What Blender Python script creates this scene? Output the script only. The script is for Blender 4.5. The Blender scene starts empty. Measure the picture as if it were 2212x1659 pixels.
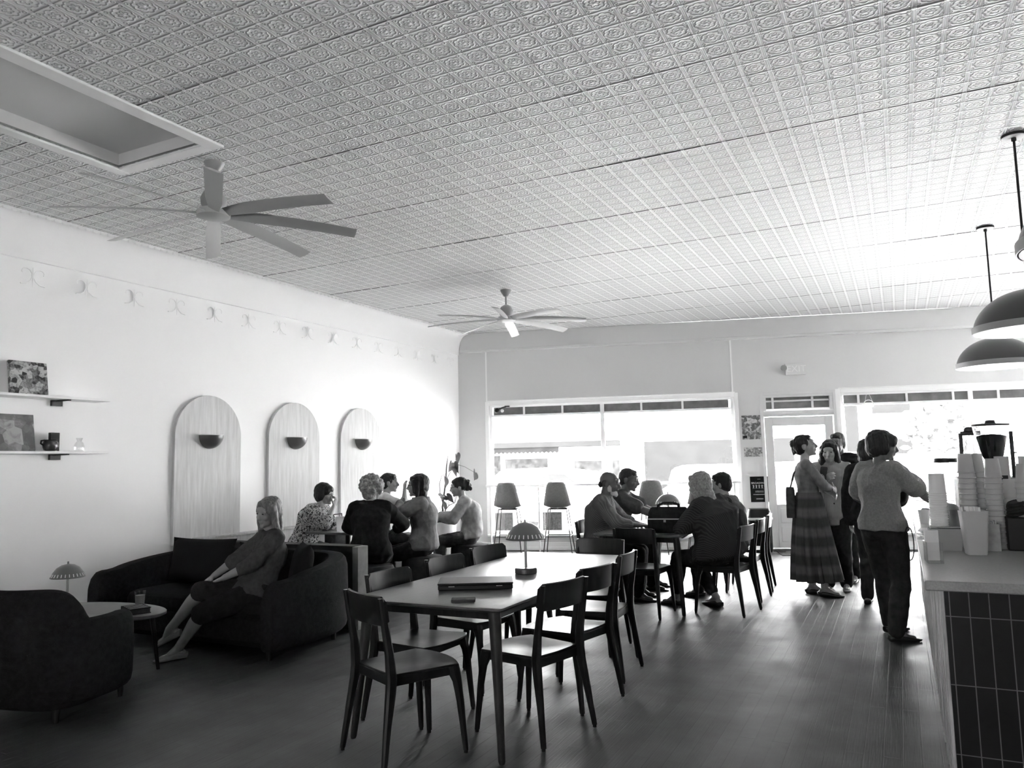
import bpy, bmesh, math, random
from math import sin, cos, pi, radians as R, sqrt, atan2
from mathutils import Vector as V, Matrix as M, noise as mnoise
random.seed(7)
SC = bpy.context.scene
COL = SC.collection

# ------------------------------------------------------------------ camera
F_PX = 1656.0                       # focal length in pixels of the 2212 px wide frame
dY = V((839, 150.5, 1656)).normalized()
up = V((-364, -16230, 1656)); up = (up - dY * up.dot(dY)).normalized()
dX = dY.cross(up)
if dX.x < 0: dX = -dX
cam_d = bpy.data.cameras.new('camera'); cam = bpy.data.objects.new('camera', cam_d); COL.objects.link(cam)
cam_d.sensor_fit = 'HORIZONTAL'; cam_d.sensor_width = 36.0; cam_d.lens = 36.0 * F_PX / 2212.0
cam_d.clip_start = 0.05; cam_d.clip_end = 300
# rows: world axes seen from the camera (x right, y down, z forward)
cx_ = V((dX.x, dY.x, up.x)); cy_ = V((dX.y, dY.y, up.y)); cz_ = V((dX.z, dY.z, up.z))
cam.matrix_world = M((( cx_.x, -cy_.x, -cz_.x, 0.0), (cx_.y, -cy_.y, -cz_.y, 0.0), (cx_.z, -cy_.z, -cz_.z, 1.5), (0, 0, 0, 1)))
SC.camera = cam

# ------------------------------------------------------------------ sky, sun, exposure
SC.view_settings.view_transform = 'Standard'; SC.view_settings.look = 'None'
SC.view_settings.gamma = 1.0; SC.view_settings.use_curve_mapping = False
SC.view_settings.exposure = 2.85
world = bpy.data.worlds.new('sky'); SC.world = world; world.use_nodes = True
bg = world.node_tree.nodes['Background']
bg.inputs['Color'].default_value = (1, 1, 1, 1); bg.inputs['Strength'].default_value = 7.0
sun_d = bpy.data.lights.new('sun', 'SUN'); sun = bpy.data.objects.new('sun', sun_d); COL.objects.link(sun)
sun_d.energy = 30.0; sun_d.angle = R(3)
sun.rotation_euler = (R(-32), 0, R(-12))      # high behind the shop, so it lights the street and the facades opposite
sun.location = (0, 5, 12)
pl_d = bpy.data.lights.new('rear_fill_portal', 'AREA'); pl_d.shape = 'RECTANGLE'; pl_d.size = 2.4; pl_d.size_y = 0.4; pl_d.cycles.is_portal = True  # sampling portal for the rear opening added as fill light
pl_o = bpy.data.objects.new('rear_fill_portal', pl_d); COL.objects.link(pl_o); pl_o.location = (-1.2, -4.05, 1.7); pl_o.rotation_euler = (R(90), 0, 0)
cy = SC.cycles
cy.max_bounces = 14; cy.diffuse_bounces = 12; cy.glossy_bounces = 4; cy.transmission_bounces = 6; cy.transparent_max_bounces = 12
cy.caustics_reflective = False; cy.caustics_refractive = False; cy.sample_clamp_indirect = 12.0
cy.use_denoising = True; cy.denoising_prefilter = 'ACCURATE'

# ------------------------------------------------------------------ node helpers and materials
class N:
    """tiny arithmetic on shader sockets"""
    def __init__(s, nt, sock): s.nt = nt; s.k = sock
    def _op(s, op, *a):
        n = s.nt.nodes.new('ShaderNodeMath'); n.operation = op
        for i, q in enumerate((s,) + a):
            if isinstance(q, N): s.nt.links.new(q.k, n.inputs[i])
            else: n.inputs[i].default_value = q
        return N(s.nt, n.outputs[0])
    def __add__(s, o): return s._op('ADD', o)
    def __sub__(s, o): return s._op('SUBTRACT', o)
    def __mul__(s, o): return s._op('MULTIPLY', o)
    def __truediv__(s, o): return s._op('DIVIDE', o)
    def f(s, op, *a): return s._op(op, *a)

def new_mat(name):
    m = bpy.data.materials.new(name); m.use_nodes = True
    nt = m.node_tree
    return m, nt, nt.nodes['Principled BSDF']
def node(nt, kind, **kw):
    n = nt.nodes.new(kind)
    for k, v in kw.items(): setattr(n, k, v)
    return n
def ramp(nt, fac, stops):
    n = nt.nodes.new('ShaderNodeValToRGB')
    while len(n.color_ramp.elements) < len(stops): n.color_ramp.elements.new(0.5)
    for e, (p, g) in zip(n.color_ramp.elements, stops):
        e.position = p; e.color = (g, g, g, 1)
    nt.links.new(fac, n.inputs[0]); return n.outputs[0]
def mat(name, g, rough=0.6, metal=0.0, spec=0.5, var=0.0, scale=8.0, bump=0.0, bscale=60.0, coat=0.0, stretch=None):
    m, nt, b = new_mat(name)
    b.inputs['Base Color'].default_value = (g, g, g, 1); b.inputs['Roughness'].default_value = rough
    b.inputs['Metallic'].default_value = metal; b.inputs['Specular IOR Level'].default_value = spec
    b.inputs['Coat Weight'].default_value = coat
    if var or bump:
        tc = node(nt, 'ShaderNodeTexCoord'); vec = tc.outputs['Object']
        if stretch:
            mp = node(nt, 'ShaderNodeMapping'); mp.inputs['Scale'].default_value = stretch
            nt.links.new(vec, mp.inputs[0]); vec = mp.outputs[0]
    if var:
        n = node(nt, 'ShaderNodeTexNoise'); n.inputs['Scale'].default_value = scale; n.inputs['Detail'].default_value = 5
        nt.links.new(vec, n.inputs['Vector'])
        nt.links.new(ramp(nt, n.outputs[0], [(0.3, g * (1 - var)), (0.7, min(1, g * (1 + var)))]), b.inputs['Base Color'])
    if bump:
        n2 = node(nt, 'ShaderNodeTexNoise'); n2.inputs['Scale'].default_value = bscale; n2.inputs['Detail'].default_value = 3
        nt.links.new(vec, n2.inputs['Vector'])
        bp = node(nt, 'ShaderNodeBump'); bp.inputs['Strength'].default_value = bump; bp.inputs['Distance'].default_value = 0.01
        nt.links.new(n2.outputs[0], bp.inputs['Height']); nt.links.new(bp.outputs[0], b.inputs['Normal'])
    return m

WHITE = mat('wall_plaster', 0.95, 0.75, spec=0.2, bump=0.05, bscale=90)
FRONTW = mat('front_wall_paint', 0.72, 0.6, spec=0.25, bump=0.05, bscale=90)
TRIMW = mat('trim_paint', 0.93, 0.45, spec=0.4)
PANEL = mat('arch_panel_wood', 0.60, 0.6, spec=0.25, var=0.12, scale=6, stretch=(6, 6, 0.5))
DWOOD = mat('dark_stained_wood', 0.013, 0.34, spec=0.3, var=0.35, scale=7, stretch=(7, 1, 1))
TABLEW = mat('table_top_laminate', 0.10, 0.34, spec=0.55, var=0.12, scale=9, stretch=(6, 1, 1))
TLEG = mat('table_leg_wood', 0.035, 0.45, var=0.2, scale=8, spec=0.2)
SOFA = mat('dark_boucle', 0.014, 0.95, spec=0.1, bump=0.5, bscale=160, var=0.3, scale=30)
CUSH = mat('cushion_velvet', 0.013, 0.95, spec=0.1, bump=0.3, bscale=120)
BENCHM = mat('bench_upholstery', 0.03, 0.8, spec=0.2, var=0.2, scale=20)
BENCHW = mat('bench_wood', 0.03, 0.6, var=0.2, scale=10, spec=0.2)
BENCHE = mat('bench_end_wood', 0.2, 0.6, var=0.2, scale=10)
STOOLM = mat('stool_shell', 0.26, 0.6, spec=0.3, var=0.1, scale=40)
BLACKM = mat('black_metal', 0.014, 0.45, spec=0.5)
BLACK = mat('black_plastic', 0.012, 0.5, spec=0.25)
GREYM = mat('fan_grey', 0.34, 0.5)
FANL = mat('fan_blade_white', 0.55, 0.5)
PEND = mat('pendant_enamel', 0.07, 0.32, spec=0.6)
PENDIN = mat('pendant_inner', 0.75, 0.5)
CHROME = mat('brass', 0.55, 0.25, metal=1.0)
SCONCE = mat('sconce_glaze', 0.09, 0.32, spec=0.6)
LAMPSH = mat('lamp_shade_metal', 0.16, 0.35, metal=0.6)
LAMPST = mat('lamp_stem_metal', 0.4, 0.3, metal=0.7)
PAPER = mat('white_paper', 0.85, 0.7, spec=0.2)
CUPM = mat('paper_cup', 0.42, 0.6, spec=0.3)
CUPM2 = mat('pale_cup', 0.7, 0.5, spec=0.3)
STONE = mat('counter_stone', 0.26, 0.34, spec=0.5, var=0.15, scale=120)
SLAT = mat('counter_side_wood', 0.45, 0.45, var=0.4, scale=14, stretch=(1, 8, 0.4))
WOODL = mat('pale_wood', 0.42, 0.6, var=0.2, scale=10)
WICK = mat('kraft_box', 0.30, 0.7, var=0.15, scale=30)
SKIN = mat('skin', 0.30, 0.5, spec=0.4, var=0.06, scale=12)
SKIND = mat('skin_deep', 0.13, 0.5, spec=0.4, var=0.06, scale=12)
SKINL = mat('skin_pale', 0.42, 0.5, spec=0.4, var=0.06, scale=12)
HDARK = mat('hair_dark', 0.008, 0.5, spec=0.4, var=0.5, scale=40, stretch=(3, 3, .4), bump=0.5, bscale=90)
HGREY = mat('hair_grey', 0.28, 0.55, spec=0.4, var=0.35, scale=50, bump=0.6, bscale=120)
HFAIR = mat('hair_fair', 0.16, 0.45, spec=0.5, var=0.5, scale=30, stretch=(4, 4, .3), bump=0.5, bscale=90)
HMID = mat('hair_brown', 0.05, 0.5, spec=0.4, var=0.4, scale=40, stretch=(3, 3, .4), bump=0.5, bscale=90)
EYE = mat('eye_dark', 0.02, 0.2)
CDARK = mat('cloth_dark', 0.018, 0.9, spec=0.15, var=0.25, scale=25, bump=0.3, bscale=200)
CJEAN = mat('denim_dark', 0.028, 0.9, spec=0.15, var=0.35, scale=14, bump=0.3, bscale=300)
CTEE = mat('cloth_tee', 0.22, 0.9, spec=0.15, var=0.15, scale=70, bump=0.3, bscale=200)
CGREY = mat('cloth_grey', 0.17, 0.9, spec=0.15, var=0.2, scale=20, bump=0.3, bscale=200)
CMID = mat('cloth_mid', 0.065, 0.9, spec=0.15, var=0.2, scale=30, bump=0.3, bscale=200)
CLIGHT = mat('cloth_light', 0.55, 0.9, spec=0.15, var=0.12, scale=20, bump=0.3, bscale=200)
CSHIRT = mat('cloth_pale', 0.36, 0.9, spec=0.15, var=0.2, scale=18, bump=0.3, bscale=200)
SHOE = mat('shoe_leather', 0.015, 0.45)
SHOEL = mat('shoe_pale', 0.25, 0.6)
LEAF = mat('leaf', 0.10, 0.5, var=0.3, scale=20)
STEM = mat('stem_bark', 0.045, 0.7, var=0.3, scale=40)
POTM = mat('planter_white', 0.75, 0.6)
SOIL = mat('soil', 0.03, 0.95)
CERAM = mat('pot_glaze', 0.03, 0.25, spec=0.6)
PAVE = mat('pavement_slab', 0.13, 0.9, var=0.15, scale=3)
ASPH = mat('asphalt', 0.45, 0.9, var=0.1, scale=3)
FACADE = mat('facade_paint', 0.88, 0.8, spec=0.1, var=0.06, scale=2)
FACADE2 = mat('facade_stucco', 0.02, 0.8, spec=0.0, var=0.1, scale=2)
FDARK = mat('shop_window_dark', 0.025, 0.6, var=0.5, scale=5, spec=0.0)
AWN = mat('awning_cloth', 0.015, 0.8, var=0.25, scale=4, spec=0.0)
CARP = mat('car_white_paint', 0.8, 0.3)
CARP2 = mat('car_silver_paint', 0.5, 0.3)
CARG = mat('car_window', 0.03, 0.15, spec=0.1)
TYRE = mat('tyre', 0.06, 0.8)
BOOTH = mat('news_box', 0.03, 0.6, var=0.5, scale=30, spec=0.0)
TREEL = mat('street_leaves', 0.04, 0.8, var=0.4, scale=6)
TRANS = mat('transom_panel', 0.17, 0.6, var=0.25, scale=7)

def pattern(name, kind, lo, hi, scale, **kw):
    m, nt, b = new_mat(name)
    b.inputs['Roughness'].default_value = 0.9; b.inputs['Specular IOR Level'].default_value = 0.15
    tc = node(nt, 'ShaderNodeTexCoord'); mp = node(nt, 'ShaderNodeMapping')
    mp.inputs['Scale'].default_value = kw.get('st', (1, 1, 1)); mp.inputs['Rotation'].default_value = kw.get('rot', (0, 0, 0))
    nt.links.new(tc.outputs['Object'], mp.inputs[0])
    if kind == 'floral':
        t = node(nt, 'ShaderNodeTexNoise'); t.inputs['Scale'].default_value = scale; t.inputs['Detail'].default_value = 2; t.inputs['Distortion'].default_value = 2.5
        out = t.outputs[0]; stops = [(0.44, lo), (0.5, hi), (0.60, hi * 0.8), (0.64, lo * 1.5)]
    elif kind == 'stripe':
        t = node(nt, 'ShaderNodeTexWave'); t.bands_direction = kw.get('dir', 'X'); t.inputs['Scale'].default_value = scale
        t.inputs['Distortion'].default_value = kw.get('dist', 0.6); out = t.outputs[1]; stops = [(0.3, lo), (0.85, hi)]
    nt.links.new(mp.outputs[0], t.inputs['Vector'])
    nt.links.new(ramp(nt, out, stops), b.inputs['Base Color'])
    return m
FLORAL = pattern('floral_print', 'floral', 0.05, 0.50, 16)
PLAID = pattern('checked_shirt', 'stripe', 0.10, 0.15, 22, dir='DIAGONAL', dist=1.5)
PIN = pattern('pinstripe_shirt', 'stripe', 0.030, 0.052, 20, rot=(0, R(35), 0), dist=0.8)
SKIRT = pattern('skirt_stripe', 'stripe', 0.065, 0.12, 1.6, dir='Z', dist=1.2)
KNIT = pattern('knit_jacket', 'stripe', 0.20, 0.38, 22, dir='X', dist=1.0)

def painting(name, lo, hi, scale, seed):
    m, nt, b = new_mat(name); b.inputs['Roughness'].default_value = 0.5
    tc = node(nt, 'ShaderNodeTexCoord'); mp = node(nt, 'ShaderNodeMapping'); mp.inputs['Location'].default_value = (seed, seed * .7, 0)
    nt.links.new(tc.outputs['Object'], mp.inputs[0])
    v = node(nt, 'ShaderNodeTexVoronoi'); v.inputs['Scale'].default_value = scale; nt.links.new(mp.outputs[0], v.inputs['Vector'])
    n = node(nt, 'ShaderNodeTexNoise'); n.inputs['Scale'].default_value = scale * 1.3; n.inputs['Detail'].default_value = 6; n.inputs['Distortion'].default_value = 1.2
    nt.links.new(mp.outputs[0], n.inputs['Vector'])
    sep = node(nt, 'ShaderNodeSeparateColor'); nt.links.new(v.outputs['Color'], sep.inputs[0])
    s = N(nt, sep.outputs[0]) * 0.45 + N(nt, n.outputs[0]) * 0.6
    nt.links.new(ramp(nt, s.k, [(0.35, lo), (0.55, (lo + hi) * 0.4), (0.72, hi)]), b.inputs['Base Color'])
    return m
PAINT1 = painting('dark_garden_painting', 0.012, 0.50, 24, 3.1)
PAINT2 = painting('still_life_painting', 0.10, 0.36, 9, 8.4)
POSTP = painting('pale_poster_print', 0.12, 0.62, 26, 1.7)
NOTIC = painting('small_notice_print', 0.18, 0.62, 40, 5.2)

def glass_pane(name, tint=1.0):
    m, nt, b = new_mat(name); nt.nodes.remove(b)
    out = [n for n in nt.nodes if n.type == 'OUTPUT_MATERIAL'][0]
    tr = node(nt, 'ShaderNodeBsdfTransparent'); tr.inputs[0].default_value = (tint, tint, tint, 1)
    gl = node(nt, 'ShaderNodeBsdfGlossy'); gl.inputs['Roughness'].default_value = 0.02
    lw = node(nt, 'ShaderNodeLayerWeight'); lw.inputs[0].default_value = 0.25
    fc = N(nt, lw.outputs['Facing']) * 0.35 + 0.03
    mx = node(nt, 'ShaderNodeMixShader')
    nt.links.new(fc.k, mx.inputs[0]); nt.links.new(tr.outputs[0], mx.inputs[1]); nt.links.new(gl.outputs[0], mx.inputs[2])
    nt.links.new(mx.outputs[0], out.inputs[0]); return m
GLASS = glass_pane('window_glass', 0.97)
JARG = glass_pane('jar_glass', 0.96)

# floor: narrow glossy boards running towards the street
def floor_mat():
    m, nt, b = new_mat('dark_floorboards')
    tc = node(nt, 'ShaderNodeTexCoord'); mp = node(nt, 'ShaderNodeMapping'); mp.inputs['Rotation'].default_value = (0, 0, R(90))
    nt.links.new(tc.outputs['Object'], mp.inputs[0])
    br = node(nt, 'ShaderNodeTexBrick'); br.offset = 0.37; br.inputs['Scale'].default_value = 1.0
    br.inputs['Brick Width'].default_value = 1.3; br.inputs['Row Height'].default_value = 0.088
    br.inputs['Mortar Size'].default_value = 0.0032; br.inputs['Mortar Smooth'].default_value = 0.3
    br.inputs['Color1'].default_value = (0.005,) * 3 + (1,); br.inputs['Color2'].default_value = (0.016,) * 3 + (1,); br.inputs['Mortar'].default_value = (0.003,) * 3 + (1,)
    nt.links.new(mp.outputs[0], br.inputs['Vector'])
    nt.links.new(br.outputs['Color'], b.inputs['Base Color'])
    n = node(nt, 'ShaderNodeTexNoise'); n.inputs['Scale'].default_value = 3.0; n.inputs['Detail'].default_value = 6; nt.links.new(tc.outputs['Object'], n.inputs['Vector'])
    nt.links.new(ramp(nt, n.outputs[0], [(0.3, 0.48), (0.7, 0.62)]), b.inputs['Roughness'])
    b.inputs['Specular IOR Level'].default_value = 0.85
    inv = N(nt, br.outputs['Fac']) * -1.0
    mp2 = node(nt, 'ShaderNodeMapping'); mp2.inputs['Scale'].default_value = (30, 1.2, 1); nt.links.new(tc.outputs['Object'], mp2.inputs[0])
    n2 = node(nt, 'ShaderNodeTexNoise'); n2.inputs['Scale'].default_value = 4; n2.inputs['Detail'].default_value = 4; nt.links.new(mp2.outputs[0], n2.inputs['Vector'])
    h = inv + N(nt, n2.outputs[0]) * 0.35
    bp = node(nt, 'ShaderNodeBump'); bp.inputs['Strength'].default_value = 1.0; bp.inputs['Distance'].default_value = 0.005
    nt.links.new(h.k, bp.inputs['Height']); nt.links.new(bp.outputs[0], b.inputs['Normal'])
    return m
FLOORM = floor_mat()

# pressed tin: beaded ribs, grooves and a rosette in every 6 inch square
TILE = 0.1524; CEIL = 3.80; JOINT0 = 4.32; SEAM0 = 0.062
def tin_mat():
    m, nt, b = new_mat('pressed_tin'); b.inputs['Roughness'].default_value = 0.5; b.inputs['Specular IOR Level'].default_value = 0.3
    b.inputs['Base Color'].default_value = (0.92,) * 3 + (1,)
    tc = node(nt, 'ShaderNodeTexCoord'); sx = node(nt, 'ShaderNodeSeparateXYZ'); nt.links.new(tc.outputs['Object'], sx.inputs[0])
    x = N(nt, sx.outputs[0]); y = N(nt, sx.outputs[1])
    u = ((x - SEAM0) / TILE).f('FRACT') - 0.5; v = ((y - JOINT0) / TILE).f('FRACT') - 0.5
    au = u.f('ABSOLUTE'); av = v.f('ABSOLUTE')
    r = (u * u + v * v).f('SQRT'); th = v.f('ARCTAN2', u)
    def ridge(d, w): return ((d / w) * (d / w) * -1.0).f('EXPONENT')
    scal = r - ((th * 4.0).f('COSINE').f('ABSOLUTE') * 0.055 + 0.315)
    flow = r - ((th * 3.0).f('COSINE').f('ABSOLUTE') * 0.085 + 0.115)
    h = ridge(scal, 0.030) * 1.0 + ridge(flow, 0.026) * 1.0 + ridge(r, 0.06) * 1.0
    h = h + ridge(au - 0.44, 0.03) * 0.9 + ridge(au - 0.5, 0.02) * 0.5
    h = h + ridge(av - 0.5, 0.045) * 2.2
    cornr = ((au - 0.36) * (au - 0.36) + (av - 0.36) * (av - 0.36)).f('SQRT')
    h = h + ridge(cornr - 0.055, 0.022) * 0.7
    # embossing shade painted into the colour, along with grime in the lap gaps
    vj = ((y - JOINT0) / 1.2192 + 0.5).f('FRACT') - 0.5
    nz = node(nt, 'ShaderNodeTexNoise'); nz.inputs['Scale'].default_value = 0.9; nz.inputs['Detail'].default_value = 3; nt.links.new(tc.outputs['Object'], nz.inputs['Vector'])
    patchy = (N(nt, nz.outputs[0]) - 0.40) * 2.2
    patchy = patchy.f('MAXIMUM', 0.0)
    band = ((au - 0.395) * 40.0).f('MINIMUM', 1.0).f('MAXIMUM', 0.0)            # the plain beaded band between the stamped fields gets no painted field shade
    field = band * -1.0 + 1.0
    shade_grime = field * (ridge(av - 0.5, 0.032) * 0.50 + (ridge(scal, 0.024) + ridge(flow, 0.022) + ridge(cornr - 0.055, 0.02)) * 0.28 + 0.10) + ridge(au - 0.40, 0.014) * 0.16 + ridge(vj, 0.004) * patchy * 0.8
    col = (shade_grime * -1.0 + 1.0).f('MAXIMUM', 0.2) * 0.95
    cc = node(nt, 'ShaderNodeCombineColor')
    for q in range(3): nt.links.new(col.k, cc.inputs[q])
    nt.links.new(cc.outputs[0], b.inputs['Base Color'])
    bp = node(nt, 'ShaderNodeBump'); bp.inputs['Strength'].default_value = 0.9; bp.inputs['Distance'].default_value = 0.013
    nt.links.new(h.k, bp.inputs['Height']); nt.links.new(bp.outputs[0], b.inputs['Normal'])
    return m
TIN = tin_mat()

def tile_mat():
    m, nt, b = new_mat('stacked_black_tiles'); b.inputs['Roughness'].default_value = 0.35; b.inputs['Specular IOR Level'].default_value = 0.15
    tc = node(nt, 'ShaderNodeTexCoord')
    sx = node(nt, 'ShaderNodeSeparateXYZ'); nt.links.new(tc.outputs['Object'], sx.inputs[0])
    cb = node(nt, 'ShaderNodeCombineXYZ'); nt.links.new(sx.outputs[0], cb.inputs[0]); nt.links.new((N(nt, sx.outputs[2]) + 0.017).k, cb.inputs[1])
    br = node(nt, 'ShaderNodeTexBrick'); br.offset = 0.0; br.inputs['Scale'].default_value = 1.0
    br.inputs['Brick Width'].default_value = 0.0715; br.inputs['Row Height'].default_value = 0.278; br.inputs['Mortar Size'].default_value = 0.0022
    br.inputs['Color1'].default_value = (0.012,) * 3 + (1,); br.inputs['Color2'].default_value = (0.018,) * 3 + (1,); br.inputs['Mortar'].default_value = (0.14,) * 3 + (1,)
    nt.links.new(cb.outputs[0], br.inputs['Vector']); nt.links.new(br.outputs['Color'], b.inputs['Base Color'])
    return m
TILEM = tile_mat()

# ------------------------------------------------------------------ mesh helpers
class MB:
    def __init__(s): s.v = []; s.f = []
    def _add(s, vs, fs):
        o = len(s.v); s.v += [tuple(p) for p in vs]; s.f += [tuple(i + o for i in q) for q in fs]; return s
    def box(s, c, d, rot=None):
        hx, hy, hz = d[0] / 2, d[1] / 2, d[2] / 2
        vs = [V((x, y, z)) for x in (-hx, hx) for y in (-hy, hy) for z in (-hz, hz)]
        if rot is not None: vs = [rot @ p for p in vs]
        return s._add([p + V(c) for p in vs], [(0, 1, 3, 2), (4, 6, 7, 5), (0, 4, 5, 1), (2, 3, 7, 6), (0, 2, 6, 4), (1, 5, 7, 3)])
    def span(s, a, b):
        return s.box([(p + q) / 2 for p, q in zip(a, b)], [abs(q - p) for p, q in zip(a, b)])
    def loft(s, rings, cap=True, closed=True):
        n = len(rings[0]); vs = [p for r in rings for p in r]; fs = []
        for i in range(len(rings) - 1):
            for j in range(n if closed else n - 1):
                k = (j + 1) % n; fs.append((i * n + j, i * n + k, (i + 1) * n + k, (i + 1) * n + j))
        if cap:
            fs.append(tuple(reversed(range(n)))); fs.append(tuple((len(rings) - 1) * n + j for j in range(n)))
        return s._add(vs, fs)
    def lathe(s, prof, c=(0, 0, 0), n=32, rot=None, cap=True):
        rings = []
        for r, z in prof:
            rg = [V((r * cos(2 * pi * j / n), r * sin(2 * pi * j / n), z)) for j in range(n)]
            rings.append([(rot @ p if rot is not None else p) + V(c) for p in rg])
        return s.loft(rings, cap)
    def tube(s, pts, r, n=10, cap=True):
        pts = [V(p) for p in pts]; rs = r if isinstance(r, (list, tuple)) else [r] * len(pts)
        rings = []; pu = None
        for i, p in enumerate(pts):
            d = (pts[min(i + 1, len(pts) - 1)] - pts[max(i - 1, 0)]).normalized()
            if pu is None:
                a = V((0, 0, 1)) if abs(d.z) < 0.9 else V((1, 0, 0)); pu = (a - d * a.dot(d)).normalized()
            pu = (pu - d * pu.dot(d)).normalized(); w = d.cross(pu)
            rings.append([p + (pu * cos(2 * pi * j / n) + w * sin(2 * pi * j / n)) * rs[i] for j in range(n)])
        return s.loft(rings, cap)
    def cap(s, a, b, ra, rb, n=14, mid=None, flat=1.0, fdir=None):
        """capsule with end radii and optional (t, r) bulges; flat squashes it along fdir"""
        a = V(a); b = V(b); d = b - a; L = d.length
        d = d / L if L > 1e-6 else V((0, 0, 1))
        fd = V(fdir) if fdir is not None else (V((0, 1, 0)) if abs(d.y) < 0.9 else V((1, 0, 0)))
        w = (fd - d * fd.dot(d)).normalized(); q = d.cross(w)
        st = [(-cos(k * pi / 8) * ra / max(L, 1e-6), ra * sin(k * pi / 8)) for k in range(1, 4)] + [(0, ra)]
        for t, r in (mid or []): st.append((t, r))
        st += [(1, rb)] + [(1 + sin(k * pi / 8) * rb / max(L, 1e-6), rb * cos(k * pi / 8)) for k in range(1, 4)]
        rings = [[a + d * (t * L) + (q * cos(2 * pi * j / n) + w * (flat * sin(2 * pi * j / n))) * r for j in range(n)] for t, r in st]
        return s.loft(rings)
    def blob(s, c, r, rot=None, n=16, m=10):
        rr = (r, r, r) if not isinstance(r, (tuple, list)) else r
        rings = []
        for i in range(1, m):
            a = pi * i / m
            rg = [V((rr[0] * sin(a) * cos(2 * pi * j / n), rr[1] * sin(a) * sin(2 * pi * j / n), -rr[2] * cos(a))) for j in range(n)]
            rings.append([(rot @ p if rot is not None else p) + V(c) for p in rg])
        return s.loft(rings)
    def prism(s, poly, a, b, axis='z'):
        """extrude a 2-D polygon between a and b along an axis"""
        def P(p, h): return {'z': (p[0], p[1], h), 'y': (p[0], h, p[1]), 'x': (h, p[0], p[1])}[axis]
        n = len(poly); vs = [P(p, a) for p in poly] + [P(p, b) for p in poly]
        fs = [tuple(range(n)), tuple(reversed(range(n, 2 * n)))] + [(i, (i + 1) % n, n + (i + 1) % n, n + i) for i in range(n)]
        return s._add(vs, fs)
    def build(s, name, m, parent=None, bevel=0.0, seg=2, smooth=35, loc=None, rotz=0.0):
        me = bpy.data.meshes.new(name); me.from_pydata(s.v, [], s.f)
        bm = bmesh.new(); bm.from_mesh(me); bmesh.ops.recalc_face_normals(bm, faces=bm.faces); bm.to_mesh(me); bm.free()
        me.materials.append(m)
        if smooth:
            me.shade_smooth(); me.set_sharp_from_angle(angle=R(smooth))
        o = bpy.data.objects.new(name, me); COL.objects.link(o)
        if parent: o.parent = parent
        if loc: o.location = loc
        o.rotation_euler.z = rotz
        if bevel:
            b = o.modifiers.new('bevel', 'BEVEL'); b.width = bevel; b.segments = seg; b.limit_method = 'ANGLE'; b.angle_limit = R(40); b.harden_normals = False
        return o
def rrect(w, h, r, n=5, cx=0, cy=0):
    out = []
    for qx, qy, a0 in ((1, 1, 0), (-1, 1, 90), (-1, -1, 180), (1, -1, 270)):
        for k in range(n + 1):
            a = R(a0 + 90 * k / n); out.append((cx + qx * (w / 2 - r) + r * cos(a), cy + qy * (h / 2 - r) + r * sin(a)))
    return out
def tag(o, label=None, cat=None, group=None, kind=None):
    if label: o['label'] = label
    if cat: o['category'] = cat
    if group: o['group'] = group
    if kind: o['kind'] = kind
    return o
def thing(name, label, cat, loc=(0, 0, 0), rotz=0.0, group=None):
    o = bpy.data.objects.new(name, None); COL.objects.link(o); o.location = loc; o.rotation_euler.z = rotz
    o.empty_display_size = 0.1
    return tag(o, label, cat, group)
def struct(o): o['kind'] = 'structure'; return o
def dup(root, loc, rotz=None, label=None, group=None):
    def cp(o, par):
        c = o.copy(); COL.objects.link(c)
        if par is not None: c.parent = par
        for ch in list(o.children): cp(ch, c)
        return c
    r = cp(root, None); r.location = loc
    if rotz is not None: r.rotation_euler.z = rotz
    if label: r['label'] = label
    if group: r['group'] = group
    return r
BAKE = bpy.data.scenes.new('bake_tmp')
def bake_dg():                              # evaluate helpers in a scratch scene, away from the real one
    with bpy.context.temp_override(scene=BAKE, view_layer=BAKE.view_layers[0]):
        dg = bpy.context.evaluated_depsgraph_get(); dg.update(); return dg
def baked(mb, name, m, parent=None, voxel=0.01, smooth=3, wrinkle=0.0, wscale=0.08, fine=0.0):
    """fuse overlapping closed shapes into one continuous skin"""
    o = mb.build('tmp', m, smooth=0); COL.objects.unlink(o); BAKE.collection.objects.link(o)
    r = o.modifiers.new('r', 'REMESH'); r.mode = 'VOXEL'; r.voxel_size = voxel; r.use_smooth_shade = True
    sm = o.modifiers.new('s', 'SMOOTH'); sm.factor = 0.5; sm.iterations = smooth
    dg = bake_dg()
    me = bpy.data.meshes.new_from_object(o.evaluated_get(dg)); me.name = name
    old = o.data; bpy.data.objects.remove(o); bpy.data.meshes.remove(old)
    if wrinkle or fine:
        sd = random.random() * 50; n = len(me.vertices)
        co = [0.0] * (3 * n); no = [0.0] * (3 * n)
        me.vertices.foreach_get('co', co); me.vertices.foreach_get('normal', no)
        for i in range(n):
            x, y, z = co[3 * i:3 * i + 3]; d = 0.0
            if wrinkle: d += wrinkle * (0.7 - 2 * abs(mnoise.noise(V((x / wscale + sd, y / wscale, z / (wscale * 1.6))))) ** 0.8)
            if fine: d += fine * mnoise.noise(V((x * 60 + sd, y * 60, z * 14)))
            for k in range(3): co[3 * i + k] += no[3 * i + k] * d
        me.vertices.foreach_set('co', co); me.update()
    if not me.materials: me.materials.append(m)
    me.shade_smooth()
    ob = bpy.data.objects.new(name, me); COL.objects.link(ob)
    if parent: ob.parent = parent
    return ob
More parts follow.
